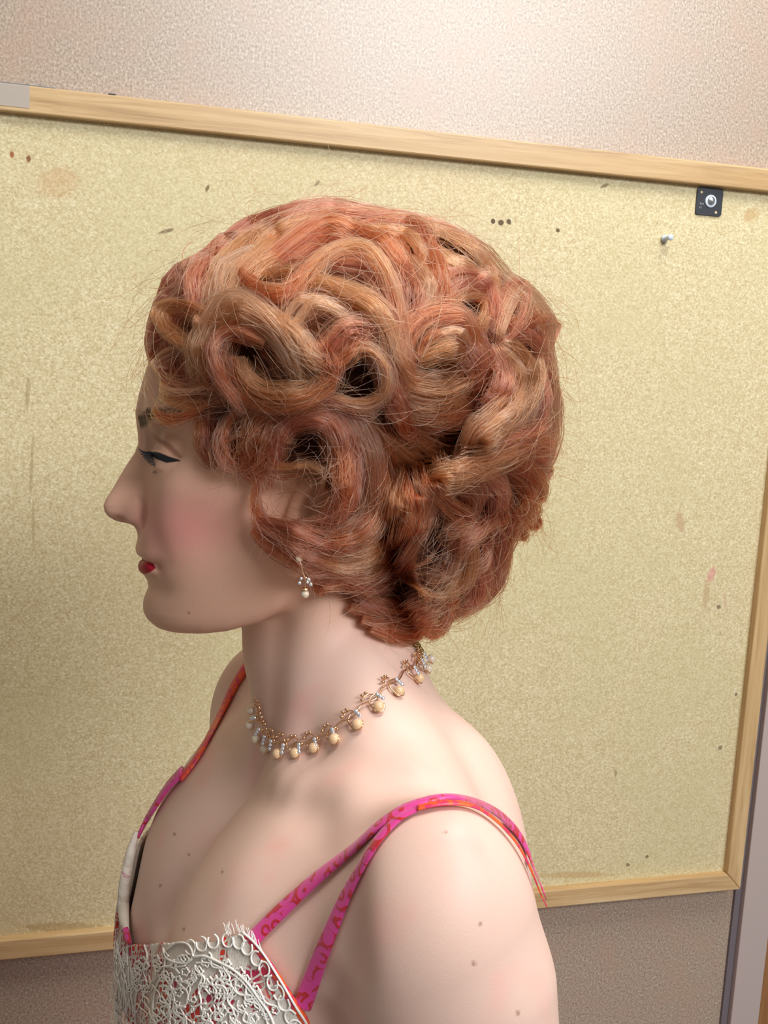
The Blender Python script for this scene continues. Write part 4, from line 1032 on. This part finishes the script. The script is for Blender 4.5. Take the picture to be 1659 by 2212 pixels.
n.color(n.mix(n.step(n.noise(o, 130, 3, .6, 1.5), .42, .55), (.60,.025,.10), (.80,.10,.02))); n.bump(n.noise(o, 1200, 2), .2, .0005)
lacem = new_mat('lace_ground', rough=.75)
n = NT(lacem); o = n.obj()
holes = n.step(n.math('SUBTRACT', n.voro(o, 270, 'DISTANCE_TO_EDGE'), .09), 0, .05)
area_ = n.step(n.noise(o, 34, 2, .5, .6), .53, .57)
c = n.mix(n.noise(o, 500, 2), (.56,.50,.44), (.74,.69,.62))
c = n.mix(n.math('MULTIPLY', n.step(n.noise(o, 60, 2, .5, 1), .55, .7), .35), c, (.48,.20,.22))
c = n.mix(n.math('MULTIPLY', holes, area_), c, n.mix(n.step(n.noise(o, 45, 2), .45, .6), (.42,.012,.06), (.68,.05,.02)))
n.color(c); n.bump(n.math('ADD', n.noise(n.mapping(o, (1,1,.4)), 1400, 2), n.math('MULTIPLY', n.math('MULTIPLY', holes, area_), -2.0)), .5, .0006)
cordm = new_mat('lace_cord', (.84,.81,.76), .62); NT(cordm).bump(NT(cordm).noise(NT(cordm).obj(), 1800, 2), .3, .0003)
trimw = new_mat('cream_binding', rough=.7)
n = NT(trimw); o = n.obj(); n.color(n.mix(n.step(n.noise(n.mapping(o, (1,1,1.5)), 90, 2, .5, 1), .58, .66), (.78,.70,.60), (.62,.30,.34))); n.bump(n.noise(o, 260, 3), .6, .0012)

# the bodice is the body's own surface lifted a little, cut along the neckline
NECKLINE = np.array([(100,2040),(292,2034),(340,2036),(400,2036),(470,2032),(505,2022),(535,2016),(562,2036),(585,2062),(605,2090),(625,2120),(642,2150),(655,2185),(662,2215),(680,2300),(700,2420),(900,2600),(1300,2700),(1300,4000),(-900,4000),(-900,2040)], float)
FARCUP = np.array([(-200,1780),(312,1800),(301,1830),(294,1870),(288,1900),(285,1935),(284,1970),(286,2000),(293,2034),(260,2060),(-200,2080)], float)
nrmB = normals(body, V)
view = V/np.linalg.norm(V, axis=1)[:,None]
facing = (nrmB*view).sum(1)
tq = (V-TO)@TAX.T*100
armd = np.minimum(capsule(np.stack([tq[:,0], np.abs(tq[:,1]), tq[:,2]], 1), (-4.0, 13.9, -4), (-7.4, 15.8, -30), 4.0, 3.3), ellipsoid(np.stack([tq[:,0], np.abs(tq[:,1]), tq[:,2]], 1), (-3.5, 13.7, -2.6), (4.2, 4.2, 5.4)))
front = facing < .02
m1 = in_poly(px_, py_, NECKLINE)
m2 = in_poly(px_, py_, FARCUP)
backside = (~front) & (tq[:,2] < np.where(tq[:,0] > -2, -7.5+.0*tq[:,0], -13.0)) & (tq[:,0] > -30)
mask = np.where(front, m1 | m2, backside | (m1 & (tq[:,2] < -14))) & (armd > .9) & (tq[:,2] < -3.5)
mask &= ~((tq[:,1] > 2) & ~m1 & (tq[:,2] > -13) & front)
mask &= ~((px_ > 308) & (py_ < 2032) & (tq[:,0] > 0) & (np.abs(tq[:,1]) < 6))
fm = mask[F].all(1)
usedv = np.unique(F[fm]); rem = -np.ones(len(V), int); rem[usedv] = np.arange(len(usedv))
DV = V[usedv]+nrmB[usedv]*.0022; DF = rem[F[fm]]
for _ in range(4):
    acc = np.zeros_like(DV); cnt = np.zeros(len(DV))
    for k in range(4):
        for m in (1, 3): np.add.at(acc, DF[:,k], DV[DF[:,(k+m) % 4]]); np.add.at(cnt, DF[:,k], 1)
    DV = DV*.5+.5*acc/np.maximum(cnt, 1)[:,None]
dress = mesh_obj('dress', DV, DF, lacem, person)
so = dress.modifiers.new('thickness', 'SOLIDIFY'); so.thickness = .0018; so.offset = 1
dress['label'] = 'bodice of cream corded lace over pink and orange brocade'
def on_body(px, py, lift, smooth=0, fn=None):
    z = touch(fn or body, px, py)
    if smooth:
        k = np.ones(smooth)/smooth; zs = np.convolve(np.pad(z, smooth//2, mode='edge'), k, 'valid')[:len(z)]; z = np.minimum(z, zs)
        z = np.convolve(np.pad(z, 3, mode='edge'), np.ones(7)/7, 'valid')
    P = at(px, py, z); N = normals(body, P); return P+N*lift, N
def ribbon(name, pts, widths, mat, parent, lift=.0015, flat=.34, smooth=15, n=90, fn=None):
    C = spline(pts, n); P, N = on_body(C[:,0], C[:,1], lift, smooth, fn)
    N = np.stack([np.convolve(np.pad(N[:,k], 6, mode='edge'), np.ones(13)/13, 'valid') for k in range(3)], 1)
    w = 1.1*np.interp(np.linspace(0, 1, n), np.linspace(0, 1, len(widths)), widths)*P[:,2]/FPX
    return tube(name, P, w, mat, parent, seg=14, flat=flat, nrm=N)
ribbon('strap', [(540,2040),(600,1980),(680,1908),(760,1845),(815,1795),(868,1757),(920,1737),(975,1729),(1040,1744),(1088,1774),(1122,1815),(1143,1865),(1158,1905),(1172,1945)], [17,18,18,17,18,17,16,15,14,12,10,8,5,3], satin, dress)
ribbon('strap', [(652,2172),(682,2100),(716,2020),(750,1942),(785,1877),(822,1818),(862,1776),(905,1753)], [19,18,18,17,15,14,12,9], satin, dress)
ribbon('strap', [(905,1755),(962,1745),(1020,1752),(1070,1786),(1108,1830),(1135,1880),(1155,1930),(1170,1962)], [9,11,9,7,6,6,4,3], satin_o, dress, lift=.0022)
ribbon('strap', [(560,1405),(543,1430),(512,1480),(482,1542),(452,1600),(425,1646),(395,1684)], [10,12,13,13,12,13,16], satin_o, dress, lift=.0016, smooth=9, fn=torso)
ribbon('strap', [(402,1672),(372,1705),(345,1745),(325,1778),(309,1810)], [20,19,18,15,11], satin, dress, lift=.0030, smooth=9, fn=torso)
ribbon('cup_binding', [(310,1800),(299,1838),(290,1880),(283,1920),(282,1960),(284,1990),(290,2012)], [7,12,14,14,14,12,6], trimw, dress, lift=.0040, flat=.8, smooth=5)
ribbon('lace_edge', [(306,1815),(288,1858),(277,1900),(269,1950),(263,2000),(260,2045)], [3,7,9,10,10,9], lacem, dress, lift=.0025, flat=.6, smooth=5)
ribbon('cup_binding', [(290,2005),(294,2020),(300,2036)], [7,8,5], satin, dress, lift=.0050, flat=.8, smooth=3, n=20)
ribbon('edge_binding', [(536,2026),(560,2046),(584,2076),(606,2108),(626,2140),(644,2172),(655,2200),(660,2235)], [5,7,8,9,9,9,9,9], satin_o, dress, lift=.0030, flat=.8, smooth=5)
# cords of the lace, drawn over the bodice
lr = random.Random(5)
paths = []
def cord(pts, r=2.0, closed=False, n=None):
    P = spline(pts+[pts[0]] if closed else pts, n or max(12, len(pts)*6)); paths.append((P, r))
cord([(292,2034),(340,2034),(400,2036),(470,2032),(510,2022),(538,2016)], 2.4)
cord([(538,2016),(562,2036),(586,2064),(606,2094),(626,2126),(642,2158),(655,2192),(664,2225)], 2.6)
cord([(352,2065),(345,2100),(342,2130),(350,2160),(372,2176),(385,2150),(380,2100),(395,2075),(385,2050),(362,2048),(352,2065)], 2.6)
cord([(380,2056),(400,2042),(425,2044),(436,2066),(424,2082),(400,2082),(380,2072),(372,2052)], 2.6)
cord([(330,2040),(336,2070),(322,2110),(312,2150),(308,2190),(318,2225)], 2.6)
cord([(308,2150),(316,2110),(326,2100),(332,2140),(326,2190),(318,2215)], 2.4)
cord([(372,2110),(360,2130),(352,2170),(356,2205),(372,2225)], 2.4)
cord([(378,2076),(376,2110),(390,2130),(398,2160),(388,2200),(396,2230)], 2.4)
cord([(436,2070),(460,2068),(490,2080),(520,2095),(548,2120),(570,2150),(590,2180),(600,2215)], 3.0)
cord([(440,2082),(470,2082),(500,2094),(530,2112),(556,2140),(576,2170),(586,2205)], 2.2)
for k in range(13):      # scallops inside the curved edge
    t = k/13; q = spline([(430,2050),(480,2036),(530,2036),(565,2066),(596,2110),(618,2150),(634,2195),(640,2230)], 60)[int(t*57)]
    r = 15; a0 = lr.uniform(0, 6.28)
    cord([(q[0]+r*.75*math.cos(a0+s), q[1]+r*math.sin(a0+s)) for s in np.linspace(0, 5.0, 7)], 2.2)
for k in range(240):      # small florets, stems and squiggles
    x = lr.uniform(300, 640); y = lr.uniform(2058, 2240)
    if y < 2050+max(0, (x-520))*1.25+12: continue
    if lr.random() < .45:
        r = lr.uniform(5, 9); cord([(x+r*math.cos(s)*(1+.25*math.cos(5*s)), y+r*math.sin(s)*(1+.25*math.cos(5*s))) for s in np.linspace(0, 6.28, 15)], 2.0, n=36)
    else:
        a = math.pi/2+lr.gauss(0, .45); L = lr.uniform(26, 60); s_ = lr.uniform(4, 9)
        cord([(x+math.cos(a)*L*t+s_*math.sin(t*7+k)*math.sin(a), y+math.sin(a)*L*t-s_*math.sin(t*7+k)*math.cos(a)) for t in np.linspace(0, 1, 8)], lr.uniform(1.8, 2.8))
for k in range(60):      # the side of the bodice seen edge-on
    x = lr.uniform(256, 300)+(0 if k % 2 else 6); y = lr.uniform(2030, 2190)
    cord([(x, y), (x+lr.uniform(-4,4), y+12), (x+lr.uniform(-5,5), y+26), (x+lr.uniform(-4,4), y+40)], lr.uniform(1.4, 2.4))
for k in range(26):      # frayed threads along the top edge
    t = lr.uniform(.3, 1.0); q = spline([(440,2034),(500,2024),(535,2016),(562,2036),(584,2062)], 40)[int(t*39)]
    cord([(q[0], q[1]+3), (q[0]+lr.uniform(-8,3), q[1]-7), (q[0]+lr.uniform(-14,-2), q[1]-lr.uniform(12, 26))], .8, n=8)
allx = np.concatenate([p[0][:,0] for p in paths]); ally = np.concatenate([p[0][:,1] for p in paths])
zc = touch(body, allx, ally); Pc_ = at(allx, ally, zc); Nc_ = normals(body, Pc_); o_ = 0; tv = []
for P_, r in paths:
    m = len(P_); pp = Pc_[o_:o_+m]+Nc_[o_:o_+m]*.0045; nn = Nc_[o_:o_+m]; o_ += m
    jump = np.abs(np.diff(zc[o_-m:o_])).max() > .006
    if jump: continue
    tv.append(tube_vf(pp, r*.00021, 6, nrm=nn))
VV, FF = merge(tv); mesh_obj('lace_cording', VV, FF, cordm, dress)

# the skirt, from the waist down to the floor
wc = to_world(TO+(-1*tf-25*tu)*.01); Vs = []; Fs = []; sg = 96
for i, t in enumerate(np.linspace(0, 1, 16)):
    z = wc[2]+.02-(wc[2]+.005)*t
    for k in range(sg):
        a = 2*math.pi*k/sg; fo = 1+.05*t*math.sin(a*11); Vs.append((wc[0]+math.cos(a)*(.085+.20*t**.8)*fo, wc[1]+math.sin(a)*(.112+.18*t**.8)*fo, z))
Fs = [(i*sg+k, i*sg+(k+1) % sg, (i+1)*sg+(k+1) % sg, (i+1)*sg+k) for i in range(15) for k in range(sg)]+[tuple(range(sg)), tuple(range(15*sg, 16*sg))[::-1]]
mesh_obj('skirt', Vs, Fs, satin, dress, world_space=True)

# ------------------------------------------------------------------ eyelashes, eyebrow hairs
lashm = new_mat('lash_black', (.010,.010,.012), .35)
tv = []
def lash(a, b, c, v=.036, r=.00052):
    A = [hp(a[0], a[1], v), hp(b[0], b[1], v+.002), hp(c[0], c[1], v+.0035)]
    A = spline(A, 9); tv.append(tube_vf(A, np.linspace(r, r*.25, 9), 5))
tips = [(299,969),(301,972),(303,979),(308,985),(311,990),(315,995),(319,999),(324,1003),(330,1006),(337,1008)]
roots = [(324,977),(327,978),(330,980),(334,982),(338,984),(342,986),(347,988),(352,990),(358,992),(364,994)]
for side in (1, -1):
    tv = []
    for k, (a, c) in enumerate(zip(roots, tips)):
        for j in range(2):
            b = ((a[0]+c[0])/2-1, (a[1]+c[1])/2+3.5+j); lash((a[0]+j*1.5, a[1]+j), b, (c[0]+j*1.2, c[1]+j*2.0), v=.034*side)
    for k in range(7): lash((336+k*4, 1012-k*.4), (333+k*3.6, 1018), (328+k*3.4, 1024-k*.6), v=.034*side, r=.00026)
    VV, FF = merge(tv); lsh = mesh_obj('eyelash', VV, FF, lashm, person); lsh['label'] = 'black mascaraed eyelashes'
browm = new_mat('brow_hair', (.06,.038,.018), .6); tv = []; br = random.Random(3)
for k in range(70):
    t = br.random(); x = 292+t*62; y0 = 890+t*0+br.uniform(0, 22*(1-t*.7)); 
    for side in (1, -1):
        vv = .010+.026*t
        zz_ = [hp(x+dx, y0+dy, side*vv) for dx, dy in ((0,0),(3,-3),(8,-4.5))]
        fz_ = []
        for p_ in zz_:
            P_ = p_[None].copy(); P_ = project(body, P_, 4, .02); fz_.append((P_+normals(body, P_)*.0004)[0])
        tv.append(tube_vf(spline(fz_, 5), np.linspace(.00011,.00004,5), 4))
VV, FF = merge(tv); mesh_obj('eyebrow_hairs', VV, FF, browm, person)

# ------------------------------------------------------------------ necklace and earring
gold = new_mat('rose_gold', (.80,.52,.32), .22, 1.0)
pearlm = new_mat('pearl', (.78,.52,.29), .14, Coat_Weight=.8, Coat_Roughness=.08); pearlm.node_tree.nodes['Principled BSDF'].inputs['Sheen Weight'].default_value = .3
pearlw = new_mat('pearl_white', (.74,.62,.48), .14, Coat_Weight=.8, Coat_Roughness=.08)
gem = new_mat('rhinestone', (.80,.86,.95), .06, .75)
def sphere_vf(c, r, nu=20, nv=12):
    V = []; F = []
    for i in range(nv+1):
        th = math.pi*i/nv
        V += [np.array(c)+r*np.array([math.sin(th)*math.cos(2*math.pi*k/nu), math.cos(th), math.sin(th)*math.sin(2*math.pi*k/nu)]) for k in range(nu)]
    for i in range(nv): F += [(i*nu+k, i*nu+(k+1)%nu, (i+1)*nu+(k+1)%nu, (i+1)*nu+k) for k in range(nu)]
    return np.array(V), F
def gem_vf(c, r, nrm):
    nrm = nrm/np.linalg.norm(nrm); t = np.cross(nrm, [0,1,.1]); t /= np.linalg.norm(t); b = np.cross(nrm, t); V = []; F = []
    for (s, rr) in ((-.6,.05),(0,1),(.25,.95),(.55,.55)): V += [c+nrm*r*s+r*rr*(t*math.cos(2*math.pi*(k+.5*(rr<.6))/8)+b*math.sin(2*math.pi*(k+.5*(rr<.6))/8)) for k in range(8)]
    for i in range(3): F += [(i*8+k, i*8+(k+1)%8, (i+1)*8+(k+1)%8, (i+1)*8+k) for k in range(8)]
    F.append(tuple(range(24, 32))); return np.array(V), F
PEARLS = [(547,1535,7.5),(546,1567,8.5),(560,1596,9.5),(580,1617.5,10.5),(607,1631,11),(643,1631,11.2),(685,1619.5,11.5),(730.5,1599.5,12),(776,1570,12.2),(818,1533,12),(857,1499,11.5),(897,1468.5,11),(916.5,1447,10),(923,1426,9.5)]
VINE = [(560,1505),(563,1540),(570,1568),(588,1592),(608,1606),(640,1612),(680,1602),(722,1582),(760,1553),(802,1517),(840,1482),(876,1450),(896,1432),(902,1414),(895,1396),(887,1380)]
neckl = link(bpy.data.objects.new('necklace', None)); tag(neckl, 'rose gold vine necklace set with cream pearls and rhinestones around the neck', 'necklace')
vine = spline(VINE, 200)
wv_ = vine.copy(); kk_ = np.linspace(0, 1, 200); tn_ = np.gradient(vine, axis=0); tn_ /= np.linalg.norm(tn_, axis=1)[:,None]
wv_[:,0] += -tn_[:,1]*4.5*np.sin(kk_*6.283*13.5); wv_[:,1] += tn_[:,0]*4.5*np.sin(kk_*6.283*13.5)
wp, wn = on_body(wv_[:,0], wv_[:,1], .0022); V_, F_ = tube_vf(wp, .00045, 7); mesh_obj('vine_wire', V_, F_, gold, neckl)
npv = on_body(np.array([p[0] for p in PEARLS]), np.array([p[1] for p in PEARLS]), .0)
vz, vn = on_body(vine[:,0], vine[:,1], .0022)
vz = np.stack([np.convolve(np.pad(vz[:,k], 5, mode='edge'), np.ones(11)/11, 'valid') for k in range(3)], 1)
for i, (x, y, r) in enumerate(PEARLS):
    P0, N0 = npv[0][i], npv[1][i]; z = P0[2]; R_ = r*z/FPX
    c0 = P0+N0*(R_*.9)
    k = int(np.argmin(np.hypot(vine[:,0]-x, vine[:,1]-y))); k = min(max(k, 6), 192)
    a0, a1 = vz[max(k-7, 0)], vz[min(k+8, 199)]; t = a1-a0; t /= np.linalg.norm(t); N = vn[k]; B = np.cross(t, N); B /= np.linalg.norm(B)
    if B[1] > 0: B = -B          # away from the pearl, towards the chin
    s = .00026*z/.5
    parts_ = []
    ctr = vz[k]
    wire = [c0-B*R_*.2-t*R_*1.1, ctr-t*11*s+B*-6*s, ctr-t*4*s+B*2*s, ctr+t*6*s+B*5*s, ctr+t*15*s+B*1*s, ctr+t*21*s-B*4*s]
    parts_.append(tube_vf(spline(wire, 26), .00042, 6))
    w2 = [ctr-t*15*s+B*8*s, ctr-t*7*s+B*14*s, ctr+t*3*s+B*12*s, ctr+t*9*s+B*4*s]
    parts_.append(tube_vf(spline(w2, 18), .00036, 6))
    for (dt, db, L) in ((-15, 8, 7), (-8, 15, 7), (1, 14, 8)):   # leaf buds
        b0 = ctr+t*dt*s+B*db*s; tip = b0+(B*.8-t*.6)*L*s+N*.0006
        parts_.append(tube_vf(spline([b0, (b0+tip)/2+N*.0004, tip], 7), [.0003,.0007,.0009,.0009,.0007,.0004,.0001], 6, flat=.5))
    cup = [c0+R_*1.06*(B*-math.cos(q)*1.0+t*math.sin(q)) for q in np.linspace(-1.5, 1.5, 14)]
    parts_.append(tube_vf(np.array(cup), .00038, 6))
    parts_.append(sphere_vf(ctr+t*15*s+B*1*s, .0009, 10, 8))
    VV, FF = merge(parts_); lk = mesh_obj('vine_link', VV, FF, gold, neckl)
    v_, f_ = sphere_vf(c0, R_*1.02, 28, 18); mesh_obj('pearl', v_, f_, pearlm if 3 < i < 12 else pearlw, lk)
    for j in range(3):
        g0 = ctr+t*(12+.8*j)*s-B*(1.5+7*j)*s+N*.0014
        v_, f_ = gem_vf(g0, .00105, N*.8+np.array([0,0,-.6])); mesh_obj('rhinestone', v_, f_, gem, lk)
cl = spline([(886,1366),(889,1378),(892,1390),(899,1403),(905,1415)], 60); cz, cn = on_body(cl[:,0], cl[:,1], .0018); tv = []
for j in range(0, 60, 6):
    m_ = cz[j]; t = cz[min(j+2,59)]-cz[max(j-2,0)]; t /= np.linalg.norm(t); N = cn[j] if (j//6) % 2 else np.cross(t, cn[j])
    ring = [m_+.0016*(t*math.cos(q)*1.3+np.cross(t, N)*math.sin(q)) for q in np.linspace(0, 2*np.pi, 13)[:-1]]
    tv.append(tube_vf(np.array(ring), .00045, 6, closed=True))
VV, FF = merge(tv); mesh_obj('clasp_chain', VV, FF, new_mat('antique_brass', (.42,.32,.12), .3, 1.0), neckl)
ear_ = link(bpy.data.objects.new('earring', None)); tag(ear_, 'drop earring with two pearls and rhinestones hanging from the earlobe', 'earring')
ez = float(shell(655, 1245))+.015
E_ = lambda x, y, dv=0.0: hp(x, y, ez+dv)
es = np.linalg.norm(E_(656,1240)-E_(657,1240))
v_, f_ = sphere_vf(E_(646.5,1206.5), 8.2*es, 26, 16); mesh_obj('pearl', v_, f_, pearlw, ear_)
tv = [tube_vf(spline([E_(648,1214), E_(651,1221), E_(652,1228), E_(655,1240), E_(660,1252), E_(659,1266), E_(658.5,1274)], 24), .00045, 6),
      tube_vf(spline([E_(657,1244), E_(652,1252), E_(648,1262)], 10), .00035, 6), tube_vf(spline([E_(659,1246), E_(667,1253), E_(672,1265)], 10), .00035, 6),
      sphere_vf(E_(651,1221), 2.6*es, 10, 8)]
tv.append(tube_vf(spline([E_(658.6,1268), E_(658.6,1271), E_(658.6,1275.5)], 8), np.array([.0006,.0009,.0013,.0017,.0019,.0021,.0022,.0022]), 14))
VV, FF = merge(tv); drop = mesh_obj('drop_stem', VV, FF, gold, ear_)
for (x, y, r) in ((650.5,1250,3.6),(647,1259.5,4),(667,1252,4.4),(671.5,1262.5,4.4),(664,1258,3.4)):
    v_, f_ = gem_vf(E_(x, y, .001), r*es, np.array([.1,-.3,-1.0])); mesh_obj('rhinestone', v_, f_, gem, drop)
v_, f_ = sphere_vf(E_(658.8,1283), 9.0*es, 26, 16); mesh_obj('pearl', v_, f_, pearlw, drop)
